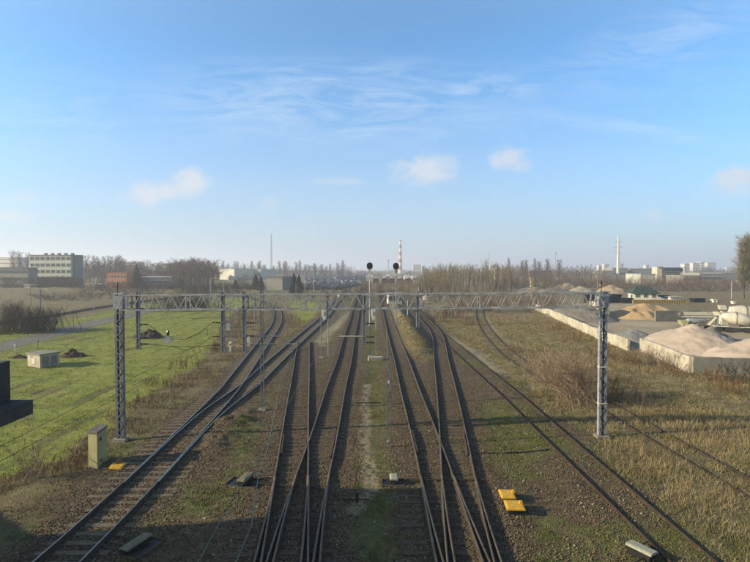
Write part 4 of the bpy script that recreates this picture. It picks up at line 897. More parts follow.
bld('white_cabin', 'white cabin right of the green roofed house', 'cabin', 671, 682, 296.5, 158, 3, 0, 'white', 'paleroof')
bld('glass_office', 'dark glazed block with a wide black roof slab on the right horizon', 'building', 663, 682, 267.6, 370, 16, -.1, 'glass', 'black', 3, 8, 2.0, 2.6, over=1.6)
bld('beige_tower', 'beige concrete tower joined left of the dark glazed block', 'building', 657.3, 662.5, 266.6, 372, 9, -.1, 'offwhite', 'concrete_pale')
for i, (a, b, t, Y, w_, rf, lb) in enumerate(((613, 628, 268.0, 470, 'greyhall', 'hall', 'pale roofed industrial hall crossed by the white power pylon'), (630, 655, 268.4, 480, 'greyhall', 'paleroof', 'long grey industrial hall right of the power pylon'), (641, 655, 273.9, 330, 'wallgreen', 'paleroof', 'low pale green hall left of the beige tower'),
        (603, 613, 270.5, 420, 'greyhall', 'hall', 'short white roofed hall left of the power pylon'), (684, 698, 275.4, 330, 'concrete_grey', 'paleroof', 'low grey shed right of the dark glazed block'), (700, 722, 273.2, 330, 'greyhall', 'hall', 'white roofed hall in front of the white apartment blocks'), (722, 740, 273.0, 345, 'greyhall', 'paleroof', 'pale roofed hall left of the tall yellowish poplar'),
        (497, 506, 268.3, 420, 'hall', 'hall', 'white hall fragment right of the willow grove'), (530, 552, 270.4, 390, 'brick', 'paleroof', 'long brick and pale shed around the ring topped lamp mast'), (531, 534, 277.5, 260, 'cream', 'cream', 'small yellowish hut below the lamp mast'))):
    bld('industrial_hall', lb, 'hall', a, b, t, Y, 22 if i < 9 else 2, -.05, w_, rf, 1 if i in (0, 1, 4, 5, 8) else 0, 9, 1.5, 2.2)
for i, (a, b, t, Y, lb) in enumerate(((693, 700, 262.8, 1100, 'left part of the white apartment slab on the right horizon'), (700.5, 707, 262.0, 1120, 'middle part of the white apartment slab on the right horizon'), (707.5, 716, 262.6, 1110, 'right part of the white apartment slab on the right horizon'), (684.5, 689.5, 263.5, 1050, 'single white apartment tower left of the white slab'),
        (604.5, 609, 264, 1200, 'white tower block just left of the power pylon'), (599, 603, 265.2, 1250, 'small white tower block further left of the power pylon'), (620, 623.5, 263.5, 1250, 'pale tower block just right of the power pylon'), (646, 649, 265, 1300, 'tiny pale block above the long grey industrial hall'), (413, 421, 264.8, 1300, 'pale block on the horizon right of the striped chimney'), (422, 424, 266.2, 1250, 'narrow dark topped block right of the striped chimney'))):
    bld('apartment_block', lb, 'building', a, b, t, Y, 14, 0, 'white', 'paleroof', 5, 6, 1.6, 2.4)
# black skips, yellow barrier, white tanks
M['dull_yellow'] = mat('dull_yellow', (.50, .37, .12), (.38, .27, .09), 2, .7)
def box_thing(name, label, cat_, px0, px1, yt, yb, dep, m_, rz=0, ribs=0, group=None):
    Y = gy(yb); xa, xb = at(px0, 269, Y)[0], at(px1, 269, Y)[0]; h = at(375, yt, Y)[2]; r = empty(name, ((xa + xb) / 2, Y, 0), label, cat_, group, rz); W = xb - xa
    mb = MB(); mb.prism([(-W / 2 + .15, 0), (W / 2 - .15, 0), (W / 2, h), (-W / 2, h)], 0, dep); mb.build('body', M[m_], r)
    mb = MB()
    for i in range(ribs): mb.box((-W / 2 + .3 + (W - .6) * i / max(1, ribs - 1), -.04, h * .5), (.12, .08, h * .94))
    mb.box((0, -.05, h - .06), (W + .1, .12, .14)); mb.box((0, dep + .05, h - .06), (W + .1, .12, .14)); mb.build('rib', M[m_], r); return r
for a, b, t, yb, lb in ((587, 596, 294.5, 302.5, 'black skip left of the right portal mast, partly behind the lattice'), (604, 612.5, 296.5, 303, 'low black skip just right of the right portal mast'), (612.8, 622, 294.3, 302.8, 'taller black skip in the middle of the row'), (622.5, 634, 298.2, 303.2, 'long low black skip at the yellow barrier'), (634.5, 645, 295.2, 299.5, 'black skip in front of the green roofed house'), (661, 671, 295.2, 298.8, 'dark skip between the green roofed house and the white cabin'), (694.5, 706, 298.4, 302.4, 'lone black skip right of the yellow barrier')):
    box_thing('metal_skip', lb, 'skip', a, b, t, yb, 2.2, 'black', 0, 7)
box_thing('yellow_barrier', 'long low yellow barrier across the far end of the yard', 'barrier', 633, 687.5, 300, 303.3, .7, 'dull_yellow', 0, 22)
box_thing('white_tank', 'white box standing on the far grass, left of a pair', 'tank', 713.5, 718.5, 299.2, 302.5, 1.2, 'white', 0, 2)
box_thing('white_tank', 'small white box on the far grass, right of a pair', 'tank', 733.5, 737, 301.3, 304, 1.0, 'white', 0, 2)
box_thing('site_cabin', 'small cream cabin on the far gravel left of the power pylon', 'cabin', 600.5, 604.5, 282, 286, 2, 'cream', 0, 2)

# ------------------------------------------------------------------ masts on the horizon
def px2(px, py, Y): return at(px, py, Y)
x, Y = at(400.3, 269, 1150)[0], 1150; r = empty('striped_chimney', (x, Y, 0), 'tall red and white striped chimney on the horizon beside the signals', 'chimney')
zt_ = at(400, 241, Y)[2]; nb = 9
for i in range(nb):
    z0_, z1_ = zt_ * i / nb, zt_ * (i + 1) / nb; f = lambda z: 4.6 - 2.4 * z / zt_
    mb = MB(); mb.tube((0, 0, z0_), (0, 0, z1_), f(z0_), f(z1_), 14); mb.build('stripe', M['white'] if i % 2 == 0 else M['red'], r)
mb = MB(); mb.tube((0, 0, zt_), (0, 0, zt_ + 2), 2.7, 2.7, 14); mb.build('rim', M['dark_steel'], r)
x, Y = at(618, 269, 430)[0], 430; r = empty('power_pylon', (x, Y, 0), 'tall white tubular power pylon with crossarms on the right horizon', 'pylon')
h = at(618, 236, Y)[2]; mb = MB(); mb.tube((0, 0, -1), (0, 0, h), 1.5, .45, 10); mb.build('shaft', M['white'], r)
for zz, w_ in ((.86, 5.6), (.74, 7.4), (.62, 5.6)):
    mb = MB(); mb.bar((-w_ / 2, 0, h * zz), (w_ / 2, 0, h * zz), .22); mb.bar((-w_ / 2, 0, h * zz), (0, 0, h * zz + 1.6), .14); mb.bar((w_ / 2, 0, h * zz), (0, 0, h * zz + 1.6), .14); mb.build('crossarm', M['galv'], r)
x, Y = at(271.4, 269, 620)[0], 620; r = empty('radio_mast', (x, Y, 0), 'slender lattice radio mast standing high above the left horizon', 'radio mast')
h = at(271, 234, Y)[2]; mb = MB()
for k in range(3):
    a_ = k * 2.094; mb.tube((1.5 * math.cos(a_), 1.5 * math.sin(a_), 0), (.3 * math.cos(a_), .3 * math.sin(a_), h), .16, .12, 4)
mb.build('leg', M['galv_dark'], r); mb = MB()
for i in range(40):
    for k in range(3):
        a_, b_ = k * 2.094, (k + 1) * 2.094; r0, r1_ = 1.5 - 1.2 * i / 40, 1.5 - 1.2 * (i + 1) / 40; mb.tube((r0 * math.cos(a_), r0 * math.sin(a_), h * i / 40), (r1_ * math.cos(b_), r1_ * math.sin(b_), h * (i + 1) / 40), .08, n=3)
mb.build('lattice', M['galv_dark'], r)
def thin_mast(px, pt, Y, label, kind):
    x = at(px, 269, Y)[0]; h = at(px, pt, Y)[2]; r = empty('lamp_mast' if kind == 'ring' else 'thin_mast', (x, Y, 0), label, 'mast'); mb = MB(); mb.tube((0, 0, 0), (0, 0, h), .35 * Y / 400, .2 * Y / 400, 6); mb.build('shaft', M['galv'], r)
    mb = MB()
    if kind == 'ring': mb.lathe((0, 0, h - .3), [(.4, 0), (1.7, .1), (1.7, .5), (.4, .6)], 12); mb.build('lamp_ring', M['galv'], r)
    if kind == 'tee': mb.bar((-3.2, 0, h - 1), (3.2, 0, h - 1), .5); mb.bar((-2.2, 0, h - 3), (2.2, 0, h - 3), .5); mb.build('crossarm', M['galv_dark'], r)
thin_mast(555.2, 253.2, 420, 'thin mast with a ring of lamps on top above the right wood', 'ring')
thin_mast(488.5, 251.5, 500, 'thin white spike rising behind the willow grove', 'spike')
thin_mast(388.5, 259.5, 900, 'grey T shaped pylon between the two tall signals', 'tee')
for i, (px, pt, yb, lb) in enumerate(((94.2, 283.5, 311, 'street lamp with two arms on the far field right of the office block'), (30.8, 288, 306, 'thin lamp pole on the far field below the office wing'), (40.5, 289, 312, 'dark thick pole on the far field below the office block'), (210.5, 278, 302, 'pale thin pole rising over the portal left of the dark conifers'), (223.5, 281, 301, 'second pale pole left of the small conifer'),
        (305, 271, 292, 'lamp post left of the parked cars'), (313.8, 273, 292, 'twin headed lamp post beside the parked cars'), (731.5, 281, 299, 'thin pole on the far grass left of the tall yellowish poplar'), (597.3, 277, 288, 'thin pole on the far gravel left of the cream cabin'))):
    x, y = P(px, yb); h = at(px, pt, y)[2]; r = empty('street_lamp', (x, y, 0), lb, 'lamp post'); mb = MB(); rr_ = .09 if i != 2 else .2; mb.tube((0, 0, 0), (0, 0, h), rr_ * y / 110, rr_ * .7 * y / 110, 6); mb.build('pole', M['galv_dark'] if i in (1, 2) else M['galv'], r)
    mb = MB(); w_ = 1.0 + y / 200; mb.bar((-w_ if i in (0, 6) else 0, 0, h), (w_, 0, h), .1); mb.box((w_, 0, h - .05), (.7, .4, .22)); 
    if i in (0, 6): mb.box((-w_, 0, h - .05), (.7, .4, .22))
    mb.build('lamp_arm', M['offwhite'], r)

# ------------------------------------------------------------------ parked cars and wagons
def car_mesh(paint):
    mb = MB(); mb.prism([(-2.1, .35), (2.1, .35), (2.15, .75), (1.2, .92), (-1.9, .98), (-2.15, .8)], -.85, .85); mb.prism([(-1.7, .95), (1.15, .9), (.45, 1.42), (-1.2, 1.44)], -.72, .72)
    b = mb.build('parked_car', M[paint]); me = b.data; bpy.data.objects.remove(b)
    mb = MB(); mb.prism([(.5, 1.40), (1.13, .96), (1.19, .98), (.56, 1.42)], -.66, .66); mb.prism([(-1.3, 1.40), (-1.68, 1.0), (-1.74, 1.02), (-1.36, 1.42)], -.66, .66)
    for s in (-.735, .735): mb.prism([(-1.4, 1.0), (.9, .98), (.38, 1.36), (-1.15, 1.38)], s - .01, s + .01)
    g = mb.build('windows', M['glass']); gm = g.data; bpy.data.objects.remove(g)
    mb = MB()
    for wx in (-1.3, 1.35):
        for s in (-.78, .78): mb.lathe((wx, s - .1, .33), [(.05, 0), (.33, 0), (.33, .2), (.05, .2)], 10, 'y')
    w = mb.build('wheels', M['tyre']); wm = w.data; bpy.data.objects.remove(w); return me, gm, wm
M['carblue'] = mat('car_blue', (.03, .05, .10), (.025, .04, .085), 2, .25, .3); M['cargrey'] = mat('car_grey', (.12, .13, .14), (.1, .11, .12), 2, .3, .4); M['carsilver'] = mat('car_silver', (.45, .46, .48), (.4, .41, .43), 2, .3, .5)
CM = {k: car_mesh(k) for k in ('black', 'carblue', 'cargrey', 'carsilver', 'white')}
cols_ = {'black': 'black', 'carblue': 'dark blue', 'cargrey': 'dark grey', 'carsilver': 'silver', 'white': 'white'}
cnt = 0
mbc = MB(); R2 = random.Random(3)
for Y in np.concatenate([np.arange(236, 330, 6.5), np.arange(330, 560, 8), np.arange(565, 900, 11)]):
    xa, xb = at(300 + min(1, (Y - 236) / 90) * 6, 269, Y)[0], at(366 - max(0, (300 - Y) / 64) * 24, 269, Y)[0]
    for x in np.arange(xa, xb, 2.7 if Y < 330 else 3.0):
        if R2.random() < .22: continue
        kx = R2.choices(list(CM), (6, 4, 4, 1.0, .8))[0]; me, gm, wm = CM[kx]; xx, yy, rz = x + R2.uniform(-.2, .2), Y + R2.uniform(-.4, .4), math.pi / 2 * R2.choice((1, -1)) + R2.uniform(-.05, .05)
        if cnt >= 296:
            mbc.slot = list(CM).index(kx); mbc.box((xx, yy, .62), (1.7, 4.2, .6)); mbc.box((xx, yy, 1.15), (1.4, 2.2, .5), 0, .85); continue
        o = link(bpy.data.objects.new('parked_car', me)); o.location = (xx, yy, 0); o.rotation_euler = (0, 0, rz)
        tag(o, cols_[kx] + ' car in the crowded car park beyond the inner green field', 'car', 'cars in the far car park'); cnt += 1
        if Y < 300:
            for n_, m2 in (('windows', gm), ('wheels', wm)): c = link(bpy.data.objects.new(n_, m2)); c.parent = o
o = mbc.build('parked_cars', [M[k] for k in CM]); tag(o, 'farther rows of parked cars', 'cars', kind='stuff')
for i, (px, lb) in enumerate(((376, 'maroon goods wagon on the left of its row under the striped chimney'), (385, 'maroon goods wagon, second in its row under the striped chimney'), (392.5, 'maroon goods wagon right of centre under the right tall signal'), (401, 'maroon goods wagon under the striped chimney itself'), (409, 'dull maroon goods wagon at the right end of its row'))):
    Y = 300; x = at(px, 269, Y)[0]; r = empty('goods_wagon', (x, Y, 0), lb, 'wagon', 'goods wagons under the chimney'); mb = MB(); mb.prism([(-1.9, 1.0), (1.9, 1.0), (2.0, 3.2), (1.2, 4.2), (-1.2, 4.2), (-2.0, 3.2)], 0, 13); mb.build('body', M['maroon'], r)
    mb = MB(); mb.prism([(-1.25, 4.2), (1.25, 4.2), (.7, 4.75), (-.7, 4.75)], 0, 13); mb.build('roof', M['paleroof'], r)
    for yy in (1.5, 4, 9, 11.5):
        mb = MB()
        for s in (-.75, .75): mb.lathe((s - .06, yy, .46), [(.1, 0), (.46, 0), (.46, .12), (.1, .12)], 10, 'x')
        mb.build('wheelset', M['dark_steel'], r)
for i, (a, b, t, Y, w_, rf, lb) in enumerate(((366, 373, 275, 420, 'hall', 'paleroof', 'pale gabled house left of the maroon wagons'), (374, 381, 273.8, 430, 'offwhite', 'brick', 'cream house with a brick red roof behind the wagons'), (385, 391, 274, 440, 'hall', 'paleroof', 'pale house between the signal and the chimney'), (405, 412, 274.5, 440, 'hall', 'paleroof', 'pale gabled house right of the chimney foot'), (412.5, 417, 275.5, 430, 'offwhite', 'paleroof', 'small pale house at the willow grove edge'))):
    bld('far_house', lb, 'house', a, b, t, Y, 8, .1 * i - .2, w_, rf, 1, 3, 1.3, 1.2, gable=1.8)

# ------------------------------------------------------------------ bare winter trees
def tree_parts(seed, kind):
    """returns trunk and crown mesh of a tree 10 m high"""
    R = random.Random(seed); mb = MB(); tw_co = []
    def tri(p, q, w):
        d = (q - p); s = d.cross(Vector((R.uniform(-1, 1), R.uniform(-1, 1), R.uniform(-.3, .3)))); 
        if s.length < 1e-5: return
        s = s.normalized() * w / 2; tw_co.extend([p - s, p + s, q])
    col = kind in ('poplar', 'bigpoplar'); sh = kind == 'shrub'
    H = 10.0; nb = {'poplar': 26, 'bigpoplar': 120, 'round': 15, 'willow': 16, 'shrub': 16, 'thin': 13}[kind]
    trunks = [(Vector((0, 0, 0)), Vector((R.uniform(-.3, .3), R.uniform(-.3, .3), H * (.96 if col else .8))))] if not sh else []
    if kind == 'willow': trunks = [(Vector((0, 0, 0)), Vector((R.uniform(-1.5, 1.5), R.uniform(-1, 1), H * .85))) for _ in range(3)]
    for a, b in trunks: mid_ = a.lerp(b, .5) + Vector((R.uniform(-.15, .15), R.uniform(-.15, .15), 0)); mb.tube(a, mid_, .17, .11, 6); mb.tube(mid_, b, .11, .02, 6)
    for i in range(nb):
        if sh: base = Vector((R.gauss(0, .5), R.gauss(0, .5), 0)); an = R.uniform(0, 6.28); out = R.uniform(.15, .75); L_ = R.uniform(.55, 1) * H; dirn = Vector((math.cos(an) * out, math.sin(an) * out, 1)).normalized()
        else:
            a, b = trunks[i % len(trunks)]; t = (i + R.random()) / nb; t = (.1 if col else .16) + t * (.86 if col else .78); base = a.lerp(b, t); an = i * 2.4 + R.uniform(-.4, .4)
            out = {'poplar': .30, 'bigpoplar': .42, 'round': 1.05, 'willow': .55, 'thin': .6}[kind] * R.uniform(.7, 1.25); L_ = ({'poplar': 2.9, 'bigpoplar': 3.1, 'round': 4.2, 'willow': 3.6, 'thin': 3.0}[kind]) * (1.1 - t * .62) * R.uniform(.8, 1.15); dirn = Vector((math.cos(an) * out, math.sin(an) * out, 1)).normalized()
        end = base + dirn * L_; k = base.lerp(end, .5) + Vector((R.uniform(-.1, .1) * L_ * .3, R.uniform(-.1, .1) * L_ * .3, 0)); mb.tube(base, k, .055, .035, 4, False); mb.tube(k, end, .035, .01, 4, False)
        for j in range(7):
            s = R.uniform(.25, 1); p = (base.lerp(k, s * 2) if s < .5 else k.lerp(end, s * 2 - 1)); d2 = (dirn + Vector((R.gauss(0, .42), R.gauss(0, .42), R.gauss(.1, .3)))).normalized(); q_ = p + d2 * L_ * R.uniform(.22, .42); tri(p, q_, .05)
            for m_ in range(6):
                s2 = R.uniform(.15, 1); p2 = p.lerp(q_, s2); d3 = (d2 + Vector((R.gauss(0, .5), R.gauss(0, .5), R.gauss(0, .4)))).normalized(); tri(p2, p2 + d3 * R.uniform(.45, 1.1), .034)
    co = np.array([tuple(v) for v in tw_co]); return mb, co
TM = {}
def tree_mesh(kind, seed, tm, bark='bark'):
    key = (kind, seed, tm)
    if key not in TM:
        mb, co = tree_parts(seed * 13 + 5, kind); o = mb.build('trunk', M[bark]); tr = o.data; bpy.data.objects.remove(o)
        cr = fastmesh('crown', co, np.arange(len(co)).reshape(-1, 3), 3, False, [M[tm]]); TM[key] = (tr, cr)
    return TM[key]
def put_tree(kind, tm, x, y, h, wd, label, group, name=None, seed=None, bark='bark', cat_='tree', z=0):
    tr, cr = tree_mesh(kind, seed if seed is not None else random.randrange(4), tm, bark); r = empty(name or {'poplar': 'poplar_tree', 'shrub': 'bare_shrub', 'willow': 'willow_tree'}.get(kind, 'bare_tree'), (x, y, z), label, cat_, group, random.uniform(0, 6.28))
    s = h / 10.0; r.scale = (s * wd, s * wd, s)
    for n_, me in (('trunk' if kind != 'shrub' else 'stems', tr), ('crown' if kind != 'shrub' else 'twigs', cr)): c = link(bpy.data.objects.new(n_, me)); c.parent = r
    return r
def belt(kind, tm, xa, xb, Y0, Y1, t0, t1, n, wd, label, group, **kw):
    for i in range(n):
        px = xa + (xb - xa) * (i + random.random()) / n; Y = random.uniform(Y0, Y1); h = max(1.5, at(px, random.uniform(t0, t1), Y)[2]); put_tree(kind, tm, at(px, 269, Y)[0], Y, h, wd * random.uniform(.8, 1.25), label, group, **kw)
belt('round', 'twig_red', 84, 214, 285, 380, 257.5, 264, 75, 1.2, 'bare brown tree in the wood behind the orange building and long shed', 'wood behind the orange building')
belt('poplar', 'twig_red', 84, 128, 300, 340, 255.5, 260, 8, 1.2, 'slender reddish poplar rising from the wood right of the office block', 'poplars right of the office block')
belt('round', 'twig_red', 172, 214, 240, 300, 256, 262, 26, 1.3, 'tall bare brown tree in the clump left of the white warehouse', 'clump left of the white warehouse')
belt('poplar', 'twig_red', 12, 30, 300, 320, 252.5, 256, 3, 1.1, 'tall reddish poplar behind the low office wing', 'poplars behind the office wing')
belt('round', 'twig_dark', 0, 84, 205, 238, 274, 280, 40, 1.25, 'low bare tree standing in front of the office block', 'trees in front of the office block')
belt('poplar', 'twig_red', 205, 345, 520, 640, 261.5, 267, 26, 1.5, 'faint reddish poplar in the row along the left horizon', 'poplar row on the left horizon')
belt('round', 'twig', 200, 350, 480, 600, 263.5, 267.5, 56, 1.4, 'hazy bare tree in the low row along the left horizon', 'low tree row on the left horizon')
belt('round', 'twig_red', 236, 262, 235, 262, 271, 275, 8, .8, 'orange brown bare tree left of the dark conifer pair', 'orange brown trees by the conifers')
belt('willow', 'twig_tan', 424, 512, 185, 300, 262.5, 272, 54, .95, 'tall tan willow in the grove right of the wagons', 'tan willow grove')
belt('willow', 'twig_tan', 480, 494, 190, 230, 258.5, 261.5, 3, .55, 'tallest tan willow of the grove, below the white spike', 'tallest willows')
belt('willow', 'twig_tan', 418, 450, 160, 185, 270, 274, 14, .9, 'shorter tan willow at the left front of the grove', 'front willows of the grove')
belt('round', 'twig', 498, 604, 300, 400, 262.5, 267.5, 40, 1.0, 'bare brown tree in the wood around the ring topped lamp mast', 'wood around the lamp mast')
belt('poplar', 'twig', 508, 560, 330, 380, 259, 263, 7, 1.2, 'slender bare poplar rising above the wood left of the lamp mast', 'poplars above the right wood')
belt('shrub', 'twig_red', 500, 612, 220, 290, 271.5, 277, 28, 1.7, 'brown bare shrub in the thicket beyond the gravel yard', 'brown thicket beyond the yard', cat_='shrub')
belt('shrub', 'twig_red', 606, 750, 215, 265, 274.5, 279.5, 48, 1.8, 'brown bare shrub in the long thicket before the industrial halls', 'long thicket before the halls', cat_='shrub')
belt('round', 'twig', 684, 738, 340, 420, 264.5, 269, 14, 1.0, 'bare tree below the white apartment slab', 'trees below the apartment slab')
belt('round', 'twig_tan', 640, 684, 225, 260, 268.5, 273, 5, .8, 'slender pale bare tree in front of the dark glazed block', 'trees by the glazed block')
belt('shrub', 'twig_tan', 360, 424, 200, 280, 277, 281.5, 20, 1.4, 'tan shrub in the belt below the maroon wagons', 'tan shrubs below the wagons', cat_='shrub')
belt('shrub', 'twig_tan', 372, 470, 150, 190, 279, 285, 20, 1.4, 'tan shrub just beyond the portal around the white hut', 'tan shrubs around the hut', cat_='shrub')
belt('shrub', 'twig_dark', 296, 368, 150, 250, 282, 289, 22, 1.3, 'dark low shrub between the car park and the portal', 'dark shrubs before the car park', cat_='shrub')
belt('shrub', 'twig_dark', 84, 262, 180, 230, 279.5, 284, 44, 3.0, 'brown scrub bush on the ridge beyond the far left field', 'scrub on the left ridge', cat_='shrub')
belt('shrub', 'twig_dark', 30, 118, 150, 200, 291.5, 295.5, 32, 3.2, 'low dark scrub bush in the hollow of the far left field', 'scrub in the far left hollow', cat_='shrub')
belt('shrub', 'twig_rust', 455, 560, 110, 165, 290, 296, 28, 1.6, 'rust brown scrub bush left of the far gravel piles', 'rust brown scrub near the far piles', cat_='shrub')
belt('willow', 'twig_dark', 200, 262, 150, 215, 284, 289, 14, 1.0, 'small dark bare tree beyond the curve of the track', 'small trees beyond the curve')
for px, w_, Y, t, lb in ((744, .62, 168, 242, 'tall yellowish bare poplar at the right edge, left one of two'), (752, .62, 172, 240, 'tall yellowish bare poplar cut by the right edge')):
    put_tree('bigpoplar', 'twig_olive', at(px, 269, Y)[0], Y, at(px, t, Y)[2], 1.0, lb, None, name='poplar_tree', seed=int(px))
def conifer_mesh(seed):
    R = random.Random(seed); v = []
    for i in range(5200):
        z = R.uniform(.6, 10); rmax = 2.7 * min(1, (10 - z) / 6.5) ** .85 * R.uniform(.7, 1.1) + .1; a = R.uniform(0, 6.28); r = rmax * R.uniform(.35, 1) ** .6; z += math.sin(a * 3 + z * 2.5) * .2
        p = Vector((math.cos(a) * r * .45, math.sin(a) * r * .45, z)); q_ = Vector((math.cos(a) * r, math.sin(a) * r, z - .35 * r + R.uniform(-.1, .25))); s = Vector((-math.sin(a), math.cos(a), R.uniform(-.6, .6))) * R.uniform(.10, .2)
        v += [p - s, p + s, q_]
    return fastmesh('crown', np.array([tuple(x) for x in v]), np.arange(len(v)).reshape(-1, 3), 3, False, [M['needles']])
CF = [conifer_mesh(i) for i in range(3)]
for i, (px, t, yb, wd, lb) in enumerate(((255.8, 275, 291, 1.0, 'dark fir left of the plain grey block, left one of its pair'), (261, 276, 291.5, .85, 'dark fir touching the left wall of the plain grey block'), (235.5, 279.5, 292, 1.0, 'small blue green fir right of the pale poles'), (294, 273, 294, .75, 'tall dark fir right of the grey building, left one of its pair'), (299, 274.5, 295, .75, 'tall dark fir nearest the car park'),
        (137, 264.5, 288, .7, 'dark fir between the orange building and the long shed'), (8, 274, 289.5, .8, 'dark fir in front of the low wing, left one of its pair'), (14.6, 275, 289.5, .8, 'dark fir in front of the low wing, right one of its pair'), (79.5, 274.5, 288, 1.1, 'dark fir at the foot of the dark side wall of the office block'), (121, 260.5, 280.5, .7, 'dark fir tip above the right end of the orange building'), (-2, 275, 289, .9, 'dark fir at the left edge in front of the low wing'), (66, 279.5, 287.5, 1.6, 'broad dark evergreen right of the brick outbuilding'))):
    x, y = P(px, yb); h = at(px, t, y)[2]; r = empty('fir_tree', (x, y, 0), lb, 'tree'); s = h / 10; r.scale = (s * wd * 1.35, s * wd * 1.35, s); c = link(bpy.data.objects.new('crown', CF[i % 3])); c.parent = r; mb = MB(); mb.tube((0, 0, -.3), (0, 0, 8), .2, .05, 6); mb.build('trunk', M['bark'], r)

# the far wood: nobody could count it
def far_wood():
    R = np.random.default_rng(5); V = []
    for k in range(900):
        Y = R.uniform(650, 2600); X = R.uniform(-.95, .95) * Y; h = R.uniform(7, 13) * (1 + .25 * (Y > 1500)) * (.75 if abs(X / Y + .02) < .12 else 1); r = R.uniform(4, 9); n = 46
        a = R.uniform(0, 6.28, n); rr = r * np.sqrt(R.random(n)); z1_ = h * (1 - .45 * (rr / r) ** 2) * R.uniform(.75, 1, n); bx_, by_ = X + rr * np.cos(a), Y + rr * np.sin(a); w = R.uniform(.25, .8, n)
        ty = R.uniform(0, 3.14, n); dx, dy = np.cos(ty) * w, np.sin(ty) * w
        V.append(np.stack([np.c_[bx_ - dx, by_ - dy, np.zeros(n)], np.c_[bx_ + dx, by_ + dy, np.zeros(n)], np.c_[bx_ + dx * .2 + R.normal(0, .4, n), by_, z1_]], 1).reshape(-1, 3))
    V = np.concatenate(V); o = link(bpy.data.objects.new('far_wood', fastmesh('far_wood', V, np.arange(len(V)).reshape(-1, 3), 3, False, [M['twig_red']]))); tag(o, 'far hazy wood along the whole horizon', 'wood', kind='stuff')
far_wood()
# far town blocks on the horizon
for i in range(34):
    Y = random.uniform(1300, 2400); u = random.uniform(.02, .74) if i < 26 else random.uniform(-.72, 0); W = random.uniform(10, 30); h = random.uniform(12, 21); r = empty('town_block', (u * Y, Y, 0), 'tiny pale town block far away on the horizon', 'building', 'far town on the horizon', random.uniform(-.3, .3))
    mb = MB(); mb.box((0, 0, h / 2), (W, 12, h)); mb.build('wall', M[random.choice(('offwhite', 'hall', 'greywall'))], r); mb = MB(); mb.box((0, 0, h + .2), (W + .6, 12.6, .5)); mb.build('roof', M['paleroof'], r)

# ------------------------------------------------------------------ nearer shrubs and scrub
M['twig_bush'] = mat('twig_brownish_pale', (.36, .28, .22), (.22, .16, .12), .5, .9, island=.45)
def near_shrub(label, x, y, h, spread, n, seed, tm='twig', lean=(0, 0), name='bare_shrub', bx_=.5, th=.02, twn=9):
    R = random.Random(seed); mb = MB(); tw = []
    def tri(p, q_, w):
        d = q_ - p; s = d.cross(Vector((R.uniform(-1, 1), R.uniform(-1, 1), R.uniform(-.4, .4))))
        if s.length < 1e-5: return
        s = s.normalized() * w / 2; tw.extend([p - s, p + s, q_])
    for i in range(n):
        a = R.uniform(0, 6.28); o_ = R.uniform(.15, 1) * spread; p = Vector((R.gauss(0, bx_), R.gauss(0, bx_), 0)); d = Vector((math.cos(a) * o_ + lean[0], math.sin(a) * o_ + lean[1], 1)).normalized(); L_ = h * R.uniform(.55, 1.1); r = th * R.uniform(.6, 1.2)
        for j in range(4):
            d = (d + Vector((R.gauss(0, .12), R.gauss(0, .12), R.gauss(.02, .08)))).normalized(); q_ = p + d * L_ / 4; mb.tube(p, q_, r, r * .72, 4, False); r *= .72
            for k in range(twn // 2 if j == 0 else twn):
                s = p.lerp(q_, R.random()); dd = (d + Vector((R.gauss(0, .5), R.gauss(0, .5), R.gauss(.05, .4)))).normalized(); e = s + dd * L_ * R.uniform(.10, .26); tri(s, e, .02)
                for m_ in range(3): s3 = s.lerp(e, R.uniform(.2, 1)); d3 = (dd + Vector((R.gauss(0, .5), R.gauss(0, .5), R.gauss(0, .4)))).normalized(); tri(s3, s3 + d3 * L_ * R.uniform(.05, .13), .013)
            p = q_
    root = empty(name, (x, y, gz(x, y) - .03), label, 'shrub'); mb.build('stems', M[tm], root)
    co = np.array([tuple(v) for v in tw]); c = link(bpy.data.objects.new('twigs', fastmesh('twigs', co, np.arange(len(co)).reshape(-1, 3), 3, False, [M[tm]]))); c.parent = root; return root
c = P(583, 403); near_shrub('big pale branched bare bush leaning left beside the right portal mast', c[0], c[1], 4.0, .8, 70, 1, 'twig_bush', (-.45, .25), bx_=.9, th=.026, twn=11)
c = P(560, 385); near_shrub('pale bare bush behind and left of the big leaning bush', c[0], c[1], 3.0, .85, 50, 2, 'twig_bush', (-.2, .1), bx_=1.0, th=.022)
c = P(610, 396); near_shrub('brown bare bush behind the right portal mast', c[0], c[1], 2.0, .8, 22, 3, 'twig_rust', bx_=.9)
c = P(35, 478); near_shrub('twiggy bare bush at the lower left by the meadow edge', c[0], c[1], 1.9, .75, 17, 4, 'twig_pale', bx_=.22, th=.014, twn=5)
c = P(10, 335); near_shrub('large dark bare bush beyond the road at the left edge', c[0] - 3, c[1] + 3, 4.6, .75, 150, 5, 'twig_dark', bx_=2.2, th=.04, twn=12)
c = P(33, 333); near_shrub('large dark rounded bare bush beyond the road, right of the edge one', c[0], c[1] + 2, 3.8, .75, 130, 6, 'twig_dark', bx_=1.7, th=.04, twn=12)
c = P(180, 311.5); near_shrub('wide dark bare bush seen through the left part of the portal lattice', c[0] - 1, c[1] + 3, 4.0, .9, 170, 7, 'twig_dark', bx_=3.0, th=.05, twn=12)
c = P(196, 311); near_shrub('dark bare bush at the right end of the wide one behind the lattice', c[0], c[1] + 3, 3.3, .9, 100, 8, 'twig_dark', bx_=2.0, th=.05, twn=12)
